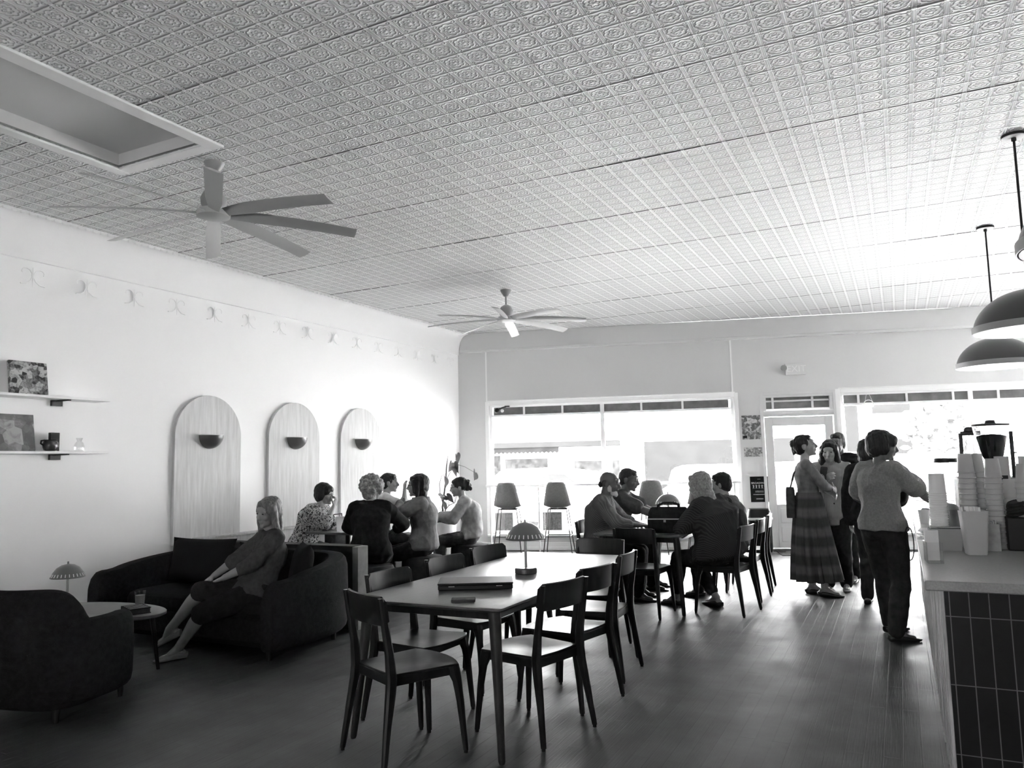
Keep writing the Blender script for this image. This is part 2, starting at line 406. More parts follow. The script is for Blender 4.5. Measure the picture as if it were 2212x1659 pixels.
def text_obj(txt, name, m, size, parent, mw, depth=0.002):
    cu = bpy.data.curves.new('t', 'FONT'); cu.body = txt; cu.size = size; cu.align_x = 'CENTER'; cu.align_y = 'CENTER'; cu.extrude = depth
    o = bpy.data.objects.new('t', cu); BAKE.collection.objects.link(o)
    dg = bake_dg()
    me = bpy.data.meshes.new_from_object(o.evaluated_get(dg)); bpy.data.objects.remove(o); bpy.data.curves.remove(cu)
    me.transform(mw); me.materials.clear(); me.materials.append(m); me.name = name
    ob = bpy.data.objects.new(name, me); COL.objects.link(ob); ob.parent = parent
    return ob

# ================================================================== THE ROOM
XL, XR, YB = -6.95, 4.2, -4.0
SL = 0.29; SK = sqrt(1 + SL * SL); WROT = math.atan(SL)
WO = V((-6.15, 11.95, 0.0))                 # a point on the inner face of the street wall
def wl(X): return (X + 6.15) * SK           # world X -> distance along the street wall
def wpt(X, d=0.0, z=0.0):                   # point on the street wall, d metres into the room
    return V((X, 11.95 + SL * (X + 6.15), z)) + V((SL, -1, 0)).normalized() * d
def wob(o): o.location = WO; o.rotation_euler.z = WROT; return o    # local x along the wall, local y outwards

b = MB(); b.prism([(XL - .3, YB - .3), (XR + .3, YB - .3), (XR + .3, 15.3), (XL - .3, 11.95)], -0.2, 0.0)
struct(b.build('floor', FLOORM, smooth=0))

# ceiling of pressed-tin sheets, each row lapped under the next; a flat recess is let into it near the lounge
RX0, RX1, RY1 = -5.16, -4.28, 3.70
b = MB()
k0 = int((YB - JOINT0) / 1.2192) - 1
for k in range(k0, 10):
    ya, yb = JOINT0 + 1.2192 * k, JOINT0 + 1.2192 * (k + 1)
    xs = [XL - .1 + 0.45 * i for i in range(int((XR - XL + .4) / 0.45) + 2)]
    rnd = random.Random(k + 30)
    drop = [0.0015 + 0.006 * max(0.0, mnoise.noise(V((x * 0.9, k * 3.3, 0))) + 0.25) for x in xs]
    for i in range(len(xs) - 1):
        x0, x1 = xs[i], xs[i + 1]
        def quad(xa, xb, y0, y1, za, zb, zc, zd):
            b._add([(xa, y0, za), (xb, y0, zb), (xb, y1, zc), (xa, y1, zd)], [(0, 3, 2, 1)])
        for xa, xb in ([(x0, x1)] if not (x0 < RX0 < x1 or x0 < RX1 < x1) else
                       [(x0, RX0), (RX0, x1)] if x0 < RX0 < x1 else [(x0, RX1), (RX1, x1)]):
            fa = drop[i] + (drop[i + 1] - drop[i]) * (xa - x0) / (x1 - x0); fb = drop[i] + (drop[i + 1] - drop[i]) * (xb - x0) / (x1 - x0)
            inrec = xa >= RX0 - 1e-6 and xb <= RX1 + 1e-6
            y0 = ya
            if inrec and ya < RY1:
                if yb <= RY1: continue
                y0 = RY1
            t = (y0 - ya) / (yb - ya)
            quad(xa, xb, y0, yb, CEIL - fa * (1 - t), CEIL - fb * (1 - t), CEIL, CEIL)
            if y0 == ya: b._add([(xa, ya, CEIL - fa), (xb, ya, CEIL - fb), (xb, ya, CEIL), (xa, ya, CEIL)], [(0, 1, 2, 3)])
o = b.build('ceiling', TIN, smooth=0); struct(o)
b = MB()                                    # slab above the tin, so no daylight leaks in, with the recess pocket
b.span((XL - .3, YB - .3, 4.02), (XR + .3, 16, 4.2))
b.span((XL - .3, RY1, CEIL + .012), (XR + .3, 16, 4.02)); b.span((XL - .3, YB - .3, CEIL + .012), (RX0, RY1, 4.02)); b.span((RX1, YB - .3, CEIL + .012), (XR + .3, RY1, 4.02))
b.span((RX0, YB - .3, 3.90), (RX1, RY1, 4.02))
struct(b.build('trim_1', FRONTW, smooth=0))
b = MB()                                    # smooth flat border round the recess
for x0, x1, y0, y1 in ((RX0 - .10, RX0, YB, RY1 + .10), (RX1, RX1 + .12, YB, RY1 + .10), (RX0, RX1, RY1, RY1 + .10)):
    b.span((x0, y0, CEIL - .022), (x1, y1, CEIL - .004))
struct(b.build('trim_2', TRIMW, bevel=.006))

# left wall, with a cove and plaster scrolls under the ceiling
b = MB(); b.span((XL - .25, YB - .3, 0), (XL, 11.95, 4.0)); struct(b.build('wall_left', WHITE, smooth=0))
b = MB()
prof = [(XL, 3.42), (XL + .03, 3.42), (XL + .035, 3.46)] + [(XL + .035 + .165 * (1 - cos(R(90) * k / 8)), 3.46 + .31 * sin(R(90) * k / 8)) for k in range(9)] + [(XL + .23, 3.77), (XL + .23, CEIL), (XL, CEIL)]
b.prism(prof, YB, 11.69, 'y')
for k in range(int((11.6 - YB) / 0.075)):   # bead course along the foot of the cove
    b.blob((XL + .235, YB + .04 + .075 * k, 3.775), (.016, .028, .016), n=8, m=5)
struct(b.build('trim_3', WHITE))
b = MB()
for k in range(18):
    y0 = 2.6 + 0.52 * k
    for sgn in (-1, 1):
        pts = [(XL + .012, y0 + sgn * (.02 + (.015 + .018 * t) * cos(t) + .06), 3.30 + (.015 + .018 * t) * sin(t)) for t in [0.5 * q for q in range(11)]]
        b.tube(pts, [.004 + .0002 * q for q in range(11)], n=6)
    b.tube([(XL + .010, y0, 3.36), (XL + .016, y0, 3.26), (XL + .010, y0, 3.18)], [.003, .006, .002], n=6)
struct(b.build('trim_4', WHITE))
b = MB(); b.span((XL, YB, 0), (XL + .02, 11.7, .12)); struct(b.build('baseboard_left', TRIMW, bevel=.004))

# right wall and back wall close the room
b = MB(); b.span((XR, YB - .3, 0), (XR + .25, 15.2, 4.0)); struct(b.build('wall_right', WHITE, smooth=0))
b = MB()                                    # unseen opening added in the back wall to let in fill light
b.span((XL - .25, YB - .25, 0), (XR + .25, YB, 1.5)); b.span((XL - .25, YB - .25, 1.9), (XR + .25, YB, 4.0)); b.span((XL - .25, YB - .25, 1.5), (-2.4, YB, 1.9)); b.span((0, YB - .25, 1.5), (XR + .25, YB, 1.9))
struct(b.build('wall_back', WHITE, smooth=0))

# street wall: one shell with openings for window_1, door_1 and window_2
W1A, W1B = wl(-6.42), wl(-2.42); DA, DB = wl(-1.975), wl(-.925); W2A, W2B = wl(-.82), wl(3.6); SILL, HEAD = .27, 2.50
b = MB(); T = .26
for x0, x1, z0, z1 in ((wl(-7.3), W1A, 0, 4), (W1B, DA, 0, 4), (DB, W2A, 0, 4), (W2B, wl(4.5), 0, 4),
                       (W1A, W1B, HEAD, 4), (DA, DB, HEAD + .01, 4), (W2A, W2B, HEAD, 4), (W1A, W1B, 0, SILL), (W2A, W2B, 0, SILL)):
    b.span((x0, 0, z0), (x1, T, z1))
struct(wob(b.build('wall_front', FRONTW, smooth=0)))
b = MB(); b.span((wl(-6.9), -.05, 3.50), (wl(4.2), 0, CEIL)); b.span((wl(-6.9), -.085, 3.455), (wl(4.2), 0, 3.50))
struct(wob(b.build('trim_5', FRONTW, bevel=.006)))
b = MB()
for X in (-6.46, -2.43): b.span((wl(X) - .012, -.008, HEAD + .04), (wl(X) + .012, 0, 3.455))
struct(wob(b.build('trim_6', TRIMW)))
b = MB()
for x0, x1 in ((wl(-6.9), DA - .05), (DB + .05, wl(4.2))):
    b.span((x0, -.02, 0), (x1, 0, .05)); b.span((x0, -.012, .05), (x1, 0, .13))
struct(wob(b.build('baseboard_front', TRIMW, bevel=.003)))

def shop_window(name, xa, xb, mull, divs):
    root = bpy.data.objects.new(name, None); COL.objects.link(root); struct(root); wob(root)
    f = MB(); y0, y1 = .03, .10
    for a, c in ((xa, xa + .05), (xb - .05, xb)): f.span((a, y0, SILL), (c, y1, HEAD))
    f.span((xa + .05, y0, HEAD - .035), (xb - .05, y1, HEAD)); f.span((xa + .05, y0, SILL), (xb - .05, y1, SILL + .05))
    for x in mull: f.span((x - .035, y0, SILL + .05), (x + .035, y1, HEAD - .035))
    f.span((xa + .05, y0 + .01, 2.300), (xb - .05, y1 - .01, 2.335))
    f.build('window_frame', TRIMW, root, bevel=.004)
    c = MB()                                # thin casing on the room side
    c.span((xa - .07, -.02, SILL - .02), (xa, 0.0, HEAD + .07)); c.span((xb, -.02, SILL - .02), (xb + .07, 0.0, HEAD + .07)); c.span((xa, -.02, HEAD), (xb, 0.0, HEAD + .07))
    c.span((xa - .02, -.04, HEAD + .07), (xb + .02, 0.0, HEAD + .085))
    c.build('casing', TRIMW, root, bevel=.004)
    e = [xa + .05] + list(mull) + [xb - .05]
    for i in range(len(e) - 1):
        g = MB(); g.span((e[i], .058, SILL + .05), (e[i + 1], .064, 2.30)); g.build('pane', GLASS, root, smooth=0)
    for i in range(len(divs) - 1):          # the row of dark transom lights along the top
        p = MB(); p.span((divs[i] + .017, .058, 2.335), (divs[i + 1] - .017, .066, HEAD - .035)); p.build('transom_light', TRANS, root, smooth=0)
    d = MB()
    for x in divs[1:-1]: d.span((x - .017, y0 + .005, 2.335), (x + .017, y1, HEAD - .035))
    d.build('glazing_bar', TRIMW, root)
    s = MB(); s.span((xa - .05, -.09, SILL - .035), (xb + .05, .03, SILL)); s.build('sill', TRIMW, root, bevel=.006)
    return root
m1 = wl(-4.52)
shop_window('window_1', W1A, W1B, [m1], [W1A + .05, wl(-5.83), wl(-5.18), m1, wl(-3.88), wl(-3.22), W1B - .06])
m2 = wl(1.06)
shop_window('window_2', W2A, W2B, [m2], [W2A + .05, wl(-.54), wl(.16), wl(.82), m2, wl(1.45), wl(2.1), wl(2.75), W2B - .05])

# the street door with its transom
root = bpy.data.objects.new('door_1', None); COL.objects.link(root); struct(root); wob(root)
f = MB()
f.span((DA, 0, 2.155), (DB, .16, 2.215)); f.span((DA, -.015, 2.19), (DB, .02, 2.245))
f.span((DA, 0, HEAD - .03), (DB, .16, HEAD + .01)); f.span((DA, 0, 2.215), (DA + .05, .16, HEAD - .03)); f.span((DB - .05, 0, 2.215), (DB, .16, HEAD - .03))
f.span((DA + .05, .05, 2.245), (DB - .05, .1, 2.285)); f.span((DA + .05, .05, 2.395), (DB - .05, .09, 2.425)); 
for X in (-1.82, -1.22): f.span((wl(X) - .018, .045, 2.285), (wl(X) + .018, .1, HEAD - .03))
f.build('door_frame', FRONTW, root, bevel=.004)
p = MB(); p.span((DA + .05, .07, 2.285), (DB - .05, .078, HEAD - .03)); p.build('transom_light', TRANS, root)
c = MB()
c.span((DA - .05, -.018, 0), (DA, 0, HEAD + .06)); c.span((DB, -.018, 0), (DB + .05, 0, HEAD + .06)); c.span((DA, -.018, HEAD + .01), (DB, 0, HEAD + .06))
c.build('casing', FRONTW, root, bevel=.003)
d = MB(); x0, x1 = DA + .012, DB - .012; GA, GB = wl(-1.84), wl(-1.06)
d.span((x0, .03, .02), (GA, .075, 2.145)); d.span((GB, .03, .02), (x1, .075, 2.145)); d.span((GA, .03, 2.0), (GB, .075, 2.145)); d.span((GA, .03, .02), (GB, .075, .72))
for z0, z1 in ((.12, .36), (.42, .66)):
    d.span((GA + .05, .022, z0), (GB - .05, .03, z1))
d.build('door_leaf', FRONTW, root, bevel=.004)
g = MB(); g.span((GA, .05, .72), (GB, .056, 2.0)); g.build('pane', GLASS, root, smooth=0)
h = MB(); h.tube([(GB + .06, .03, 1.02), (GB + .06, -.03, 1.02), (GB - .05, -.035, 1.02)], .010); h.box((GB + .06, .026, 1.02), (.04, .01, .2)); h.build('door_handle', BLACKM, root, bevel=.002)
k = MB(); k.span((DA, -.25, 0), (DB, .03, .014)); k.build('threshold', BLACKM, root, bevel=.003)

# ------------------------------------------------------------------ fixtures on the walls
ARCH = [(6.17, 'first arched wood panel from the shelves, the largest in view'), (7.54, 'middle arched wood panel between the other two'), (8.90, 'arched wood panel nearest the street windows')]
for i, (y, lab) in enumerate(ARCH):
    hw = .461; top = 2.325; poly = [(-hw, .70), (hw, .70)] + [(hw * cos(R(a)), top - hw + hw * sin(R(a))) for a in range(0, 181, 6)]
    b = MB(); b.prism([(q[0], q[1]) for q in poly], 0.002, 0.042, 'x')
    o = b.build('arched_panel', PANEL, bevel=.003, loc=(XL, y, 0)); tag(o, 'pale ' + lab, 'wall panel', 'arched panels on the left wall')
    sl = ['half bowl wall sconce on the largest arched panel', 'half bowl wall sconce on the middle arched panel', 'half bowl wall sconce on the arched panel nearest the windows'][i]
    t = thing('wall_sconce', 'dark ' + sl, 'sconce', (XL + .042, y, 1.875), 0, 'sconces on the arched panels')
    s = MB(); rings = []
    for q in range(9):
        a = R(90) * q / 8.5
        rings.append([(max(0.002, .15 * cos(a) * sin(R(18 * j))) if 0 < j < 10 else 0.0, .15 * cos(a) * cos(R(18 * j)), -.15 * sin(a)) for j in range(11)])
    s.loft(rings); s.build('bowl', SCONCE, t)
    s = MB(); s.prism([(.148 * sin(R(18 * j)), .148 * cos(R(18 * j))) for j in range(11)], 0.0005, .006, 'z'); s.build('diffuser', PENDIN, t)

def wall_shelf(z, label):
    t = thing('wall_shelf', label, 'shelf', (XL, 3.5, z), 0, 'floating shelves on the left wall')
    s = MB(); s.span((0, -1.4, -.022), (.23, 1.31, 0)); s.build('board', TRIMW, t, bevel=.003)
    for y in (.92, -.9):
        k = MB(); k.span((0, y - .05, -.075), (.03, y + .05, -.024)); k.span((.03, y - .014, -.034), (.21, y + .014, -.024)); k.build('bracket', BLACKM, t, bevel=.002)
wall_shelf(2.185, 'upper white floating shelf on black brackets')
wall_shelf(1.690, 'lower white floating shelf on black brackets')
def canvas(name, label, y, z, w, h, m):
    t = thing(name, label, 'picture', (XL + .115, y, z), 0); t.rotation_euler = (0, R(-9), 0)
    c = MB(); c.span((0, -w / 2, 0), (.022, w / 2, h)); c.build('canvas', m, t, bevel=.002)
    c = MB(); c.span((-.012, -w / 2 + .004, .004), (0, w / 2 - .004, h - .004)); c.build('stretcher', WOODL, t)
canvas('painting', 'dark figure painting leaning on the upper shelf', 4.10, 2.185, .335, .30, PAINT1)
canvas('painting', 'grey still life painting leaning on the lower shelf', 4.00, 1.690, .34, .325, PAINT2)
t = thing('clay_pot', 'small dark glazed pot with one handle on the lower shelf', 'pot', (XL + .14, 4.30, 1.690))
c = MB(); c.lathe([(.034, 0), (.052, .01), (.064, .045), (.060, .078), (.050, .095), (.054, .104), (.046, .104), (.044, .09), (.03, .03)], n=24, cap=True); c.build('body', CERAM, t)
c = MB(); c.tube([(0, -.052, .098), (0, -.084, .094), (0, -.088, .07), (0, -.06, .052)], .008, n=8); c.build('handle', CERAM, t)
b = MB(); b.span((-.01, -.042, 0), (.028, .042, .172)); tag(b.build('book', BLACK, bevel=.003, loc=(XL + .06, 4.375, 1.690)), 'upright dark book behind the glazed pot on lower shelf', 'book')
b = MB(); b.lathe([(.028, 0), (.042, .012), (.046, .05), (.034, .08), (.020, .096), (.030, .125), (.027, .125), (.017, .096), (.03, .078), (.042, .05), (.038, .016), (.002, .012)], n=24)
tag(b.build('glass_vase', JARG, loc=(XL + .12, 4.585, 1.690)), 'small clear glass vase at the end of lower shelf', 'vase')

# notices and signs on the street wall between window_1 and the door
def poster(name, label, X0, X1, z0, z1, m):
    t = thing(name, label, 'poster', wpt((X0 + X1) / 2, .004, (z0 + z1) / 2), WROT)
    w = abs(wl(X1) - wl(X0)); h = z1 - z0
    s = MB(); s.span((-w / 2, -.002, -h / 2), (w / 2, .002, h / 2)); s.build('sheet', m, t)
    return t, w, h
RXX = M.Rotation(R(90), 4, 'X')
t, w, h = poster('poster', 'pale illustrated poster, topmost on the pier beside the door', -2.315, -2.03, 1.79, 2.185, POSTP)
s = MB(); s.span((-w / 2 + .012, -.004, -h / 2 + .02), (-w / 2 + .075, -.002, -h / 2 + .06)); s.build('printed_block', BLACK, t)
poster('notice', 'small pale notice under the illustrated poster on the pier', -2.30, -2.02, 1.505, 1.655, NOTIC)
t, w, h = poster('poster', 'dark theatre poster with pale lettering above the bin', -2.235, -1.965, .765, 1.18, CDARK)
def pl(txt, size, x, z): text_obj(txt, 'lettering', PAPER, size, t, M.Translation((x, -.0035, z)) @ RXX, .0008)
pl('BROADWAY', .043, 0, .10)
q = MB()
for i in range(5):                          # little row of dancing figures
    x = -.09 + .045 * i; z = .045
    q.box((x, -.003, z + .022), (.009, .001, .009)); q.box((x, -.003, z), (.010, .001, .032)); q.box((x - .006, -.003, z - .022), (.004, .001, .024), M.Rotation(R(18), 3, 'Y')); q.box((x + .007, -.003, z - .022), (.004, .001, .024), M.Rotation(R(-22), 3, 'Y'))
    q.box((x, -.003, z + .012), (.034, .001, .004), M.Rotation(R(24 - 12 * i), 3, 'Y'))
q.build('figures', PAPER, t, smooth=0)
q = MB()
for z, ww, hh in ((-.03, .13, .008), (-.046, .13, .008), (-.085, .20, .012), (-.155, .11, .018), (.165, .05, .008)): q.box((0, -.003, z), (ww, .001, hh))
q.build('small_print', WICK, t, smooth=0)

t = thing('exit_sign', 'white exit sign with spot lamp head above the street door', 'sign', wpt(-1.46, .03, 2.92), WROT)
s = MB(); s.span((-.16, -.03, -.095), (.16, .03, .095)); s.build('housing', FRONTW, t, bevel=.008)
text_obj('EXIT', 'lettering', PAPER, .15, t, M.Translation((.01, -.032, 0)) @ RXX, .002)
s = MB(); s.tube([(-.19, 0, .02), (-.19, -.07, .02)], [.04, .05], n=16); s.box((-.17, .0, .02), (.03, .02, .03)); s.build('lamp_head', GREYM, t)
t = thing('security_camera', 'small black security camera in the top left window corner', 'camera', wpt(-6.27, .03, 2.41), WROT)
s = MB(); s.blob((0, -.04, 0), .042, n=14, m=8); s.build('dome', BLACK, t)
s = MB(); s.tube([(.02, -.02, .02), (.10, -.01, .05), (.16, 0, .065)], .012); s.box((.17, .02, .068), (.08, .06, .02)); s.build('bracket', BLACKM, t)
s = MB(); s.blob((.09, -.03, -.01), (.03, .02, .03)); s.build('cable_loop', PENDIN, t)
t = thing('neon_sign', 'unlit round neon sign hanging in the right hand window', 'sign', wpt(-.40, -.02, 2.30), WROT)
s = MB(); s.tube([(.075 * cos(R(a)), 0, .075 * sin(R(a))) for a in range(-30, 211, 15)], .007, n=8); s.build('tube', PAPER, t)
s = MB(); s.tube([(-.05, 0, .06), (-.02, 0, .19)], .003, n=6); s.tube([(.07, 0, .02), (.01, 0, .19)], .003, n=6); s.build('wire', PAPER, t)

# ------------------------------------------------------------------ ceiling fans and pendants
def ceiling_fan(label, x, y, zb, off):
    t = thing('ceiling_fan', label, 'ceiling fan', (x, y, CEIL), 0, 'ceiling fans')
    d = zb - CEIL
    s = MB(); s.lathe([(.075, 0), (.07, -.02), (.03, -.085), (.018, -.09)], n=24); s.build('canopy', GREYM, t)
    s = MB(); s.lathe([(.012, -.08), (.012, d + .16)], n=12); s.build('downrod', GREYM, t)
    s = MB(); s.lathe([(.02, d + .20), (.07, d + .17), (.095, d + .12), (.09, d + .07), (.06, d + .03)], n=24); s.build('motor', GREYM, t)
    s = MB(); s.lathe([(.11, d + .03), (.125, d + .01), (.12, d - .02), (.07, d - .035), (.01, d - .04)], n=28); s.build('hub', FANL, t)
    for k in range(8):
        a = R(off + 45 * k); ca, sa = cos(a), sin(a); rings = []
        for q in range(13):
            rr = .09 + (1.06 - .09) * q / 12; droop = -.055 * (q / 12) ** 2; w = .040 + .022 * min(1, q / 3); tw = -R(24 - 8 * q / 12)
            ring = []
            for u, h in ((-w, .002), (-w * .4, .009), (w * .4, .009), (w, .001), (w * .4, -.004), (-w * .4, -.004)):
                uu = u * cos(tw) - h * sin(tw); hh = u * sin(tw) + h * cos(tw)
                ring.append((ca * rr - sa * uu, sa * rr + ca * uu, d + droop + hh))
            rings.append(ring)
        s = MB(); s.loft(rings); s.build('blade', FANL, t)
ceiling_fan('eight bladed ceiling fan hanging beside the ceiling recess', -4.48, 4.0, 3.40, 3)
ceiling_fan('eight bladed ceiling fan hanging near the street windows', -4.58, 9.0, 3.40, 20)

def pendant(label, x, y):
    t = thing('pendant_lamp', label, 'pendant lamp', (x, y, CEIL), 0, 'dome pendants over the counter')
    s = MB(); s.lathe([(.0, 0), (.078, 0), (.078, -.022), (.0, -.024)][1:], n=32); s.build('ceiling_rose', PAPER, t)
    s = MB(); s.lathe([(.081, -.001), (.081, -.020), (.0785, -.020), (.0785, -.001)], n=32); s.build('rose_rim', BLACKM, t)
    s = MB(); s.lathe([(.017, -.024), (.017, -.045), (.0085, -.05), (.0085, -1.12), (.02, -1.125), (.02, -1.15)], n=14); s.build('stem', BLACKM, t)
    s = MB(); H, r = .30, .36; zt = 2.35 + H - CEIL
    outer = [(r * sin(R(a)), zt - H * (1 - cos(R(a)))) for a in range(3, 85, 6)] + [(r, zt - H + .022), (r, zt - H)]
    inner = [(q - .006, z - (.006 if i < len(outer) - 2 else 0)) for i, (q, z) in enumerate(outer)]
    s.lathe(outer + inner[::-1], n=48); s.build('shade', PEND, t)
    s = MB(); s.lathe([(r + .004, zt - H + .05), (r + .006, zt - H + .048), (r + .006, zt - H + .002), (r + .004, zt - H)], n=48); s.build('shade_band', GREYM, t)
    s = MB(); s.blob((0, 0, zt - .14), (.05, .05, .06)); s.build('bulb', PENDIN, t)
pendant('grey dome pendant lamp in the middle, over the cup stacks', .89, 6.49)
pendant('grey dome pendant lamp furthest back, nearest the street window', .93, 9.08)
pendant('grey dome pendant lamp nearest, cut off by the right frame edge', .87, 3.90)

# ================================================================== FURNITURE
def sect(p, w, d, c=0.25):        # chamfered horizontal rectangle
    x, y, z = p; a, b_ = w / 2, d / 2; k = min(w, d) * c
    return [(x - a + k, y - b_, z), (x + a - k, y - b_, z), (x + a, y - b_ + k, z), (x + a, y + b_ - k, z), (x + a - k, y + b_, z), (x - a + k, y + b_, z), (x - a, y + b_ - k, z), (x - a, y - b_ + k, z)]
def bar(mb, stations):            # stations: (x, y, z, w, d)
    mb.loft([sect(s[:3], s[3], s[4]) for s in stations]); return mb

def make_chair(label):
    t = thing('dining_chair', label, 'chair', group='dark wooden dining chairs')
    s = MB()                       # thin moulded seat with a bowed front
    def outline(k):
        pts = []
        for i in range(13):
            a = -1 + 2 * i / 12; pts.append((a * (.225 * k), .17 * k + .055 * k * (1 - abs(a) ** 2.4)))
        for i in range(9):
            a = 1 - 2 * i / 8; pts.append((a * .19 * k, -.20 * k - .012 * (1 - a * a)))
        return pts
    def dish(x, y): return -.012 * max(0, 1 - (x / .2) ** 2 - (y / .22) ** 2)
    rings = []
    for k, dz in ((.94, -.010), (1.0, -.006), (1.0, .000), (.985, .004), (.7, .003), (.35, .003), (.05, .003)):
        rings.append([(x, y, .452 + dz + (dish(x, y) if dz > 0 else 0)) for x, y in outline(k)])
    s.loft(rings); s.build('seat', DWOOD, t)
    f = MB()                       # apron frame
    f.span((-.19, .135, .392), (.19, .16, .442)); f.span((-.18, -.205, .392), (.18, -.18, .442))
    for sx in (-1, 1):
        f._add([(sx * .195, .16, .395), (sx * .178, .16, .395), (sx * .165, -.2, .395), (sx * .185, -.2, .395), (sx * .195, .16, .442), (sx * .178, .16, .442), (sx * .165, -.2, .442), (sx * .185, -.2, .442)],
               [(0, 3, 2, 1), (4, 5, 6, 7), (0, 1, 5, 4), (1, 2, 6, 5), (2, 3, 7, 6), (3, 0, 4, 7)])
    f.build('seat_frame', DWOOD, t, bevel=.004)
    for sx in (-1, 1):
        l = MB(); bar(l, [(sx * .228, .205, .014, .026, .026), (sx * .212, .185, .26, .036, .036), (sx * .204, .172, .36, .044, .044), (sx * .198, .158, .41, .058, .062), (sx * .194, .150, .446, .060, .062)])
        lo = l.build('leg', DWOOD, t)
        g = MB(); g.lathe([(.011, 0), (.011, .014)], (sx * .228, .205, 0), n=10); g.build('foot_glide', BLACK, lo)
        l = MB(); bar(l, [(sx * .232, -.275, .014, .026, .028), (sx * .214, -.245, .22, .034, .038), (sx * .200, -.218, .38, .040, .052), (sx * .197, -.212, .44, .040, .054), (sx * .195, -.222, .56, .034, .044), (sx * .196, -.250, .72, .032, .036), (sx * .198, -.272, .838, .026, .026)])
        lo = l.build('leg', DWOOD, t)
        g = MB(); g.lathe([(.011, 0), (.011, .014)], (sx * .232, -.275, 0), n=10); g.build('foot_glide', BLACK, lo)
    k = MB(); rings = []          # bent backrest board
    for i in range(17):
        a = -1 + 2 * i / 16; x = .212 * a; y0 = -.292 + .045 * a * a * .8
        e = max(0.0, (abs(a) - .86) / .14); zt = .842 - .022 * e * e; zb = .700 + .022 * e * e
        rings.append([(x, y0 + .026, zb), (x, y0 + .012 + .0, zt), (x, y0 + .006, zt + .004), (x, y0 - .004, zt), (x, y0 + .010, zb), (x, y0 + .018, zb - .003)])
    k.loft(rings); k.build('backrest', DWOOD, t)
    return t
chair0 = make_chair('dark wooden chair at the near end of long table, turned to face it')
used = [0]
def place_chair(x, y, face, label, group):
    rz = R(face - 90)
    if not used[0]:
        used[0] = 1; chair0.location = (x, y, 0); chair0.rotation_euler.z = rz; chair0['label'] = label; chair0['group'] = group; return chair0
    return dup(chair0, (x, y, 0), rz, label, group)
G1 = 'chairs around the long table'; G2 = 'chairs around the second table'
place_chair(-2.42, 3.52, 64, 'dark wooden chair at the near end of long table, closest to the camera', G1)
place_chair(-1.97, 4.07, 166, 'dark wooden chair on right side of long table, first from the near end', G1)
place_chair(-2.00, 4.66, 168, 'dark wooden chair on right side of long table, second from the near end', G1)
place_chair(-2.05, 5.32, 182, 'dark wooden chair on right side of long table, furthest from the camera', G1)
place_chair(-2.66, 4.02, -3, 'dark wooden chair on left side of long table, first from the near end', G1)
place_chair(-2.70, 4.74, -6, 'dark wooden chair on left side of long table, second from the near end', G1)
place_chair(-2.74, 5.43, -10, 'dark wooden chair on left side of long table, furthest from the camera', G1)
place_chair(-2.31, 5.93, 270, 'dark wooden chair at far end of long table, only its back showing', G1)
place_chair(-2.33, 7.46, 88, 'empty dark chair at the near end of second table, beside the bag', G2)
place_chair(-2.97, 8.12, 5, 'dark chair under the bald man with white beard', G2)
place_chair(-3.05, 8.85, 5, 'dark chair under the man in dark t-shirt', G2)
place_chair(-1.64, 7.83, 170, 'dark chair under the long haired woman in pinstripe shirt', G2)
place_chair(-1.64, 8.62, 176, 'dark chair under the person hidden behind the pinstripe shirt', G2)
place_chair(-1.66, 9.28, 184, 'unoccupied dark chair nearest the bin, last on right of second table', G2)

def long_table(label, x0, x1, y0, y1, h):
    t = thing('dining_table', label, 'table', ((x0 + x1) / 2, (y0 + y1) / 2, 0)); w, d = x1 - x0, y1 - y0
    s = MB(); 
    for k, z in ((.0, 0),): pass
    s.loft([[(q[0] * sc, q[1] * sd, z) for q in rrect(w, d, .03)] for sc, sd, z in (((w - .05) / w, (d - .05) / d, h - .024), (1, 1, h - .010), (1, 1, h - .001), ((w - .006) / w, (d - .006) / d, h))])
    s.build('tabletop', TABLEW, t)
    a = MB()
    for yy in (-d / 2 + .14, d / 2 - .165): a.span((-w / 2 + .12, yy, h - .085), (w / 2 - .12, yy + .025, h - .024))
    for xx in (-w / 2 + .10, w / 2 - .125): a.span((xx, -d / 2 + .14, h - .085), (xx + .025, d / 2 - .14, h - .024))
    a.build('apron', DWOOD, t, bevel=.003)
    for sx in (-1, 1):
        for sy in (-1, 1):
            l = MB(); bx, by = sx * (w / 2 - .02), sy * (d / 2 - .03); tx, ty = sx * (w / 2 - .085), sy * (d / 2 - .10)
            l.loft([[(tx + (bx - tx) * q + r * cos(2 * pi * j / 16), ty + (by - ty) * q + r * sin(2 * pi * j / 16), z) for j in range(16)] for q, z, r in ((1, 0, .015), (.98, .012, .019), (.5, h * .5, .026), (.1, h - .08, .033), (0, h - .024, .034))])
            l.build('leg', TLEG, t)
    return t
long_table('long dark topped table with lamp and laptop in the foreground', -2.83, -1.86, 3.51, 5.82, .76)
long_table('second dark table carrying the black bag, with two men on its left', -2.86, -1.93, 7.42, 9.5, .76)

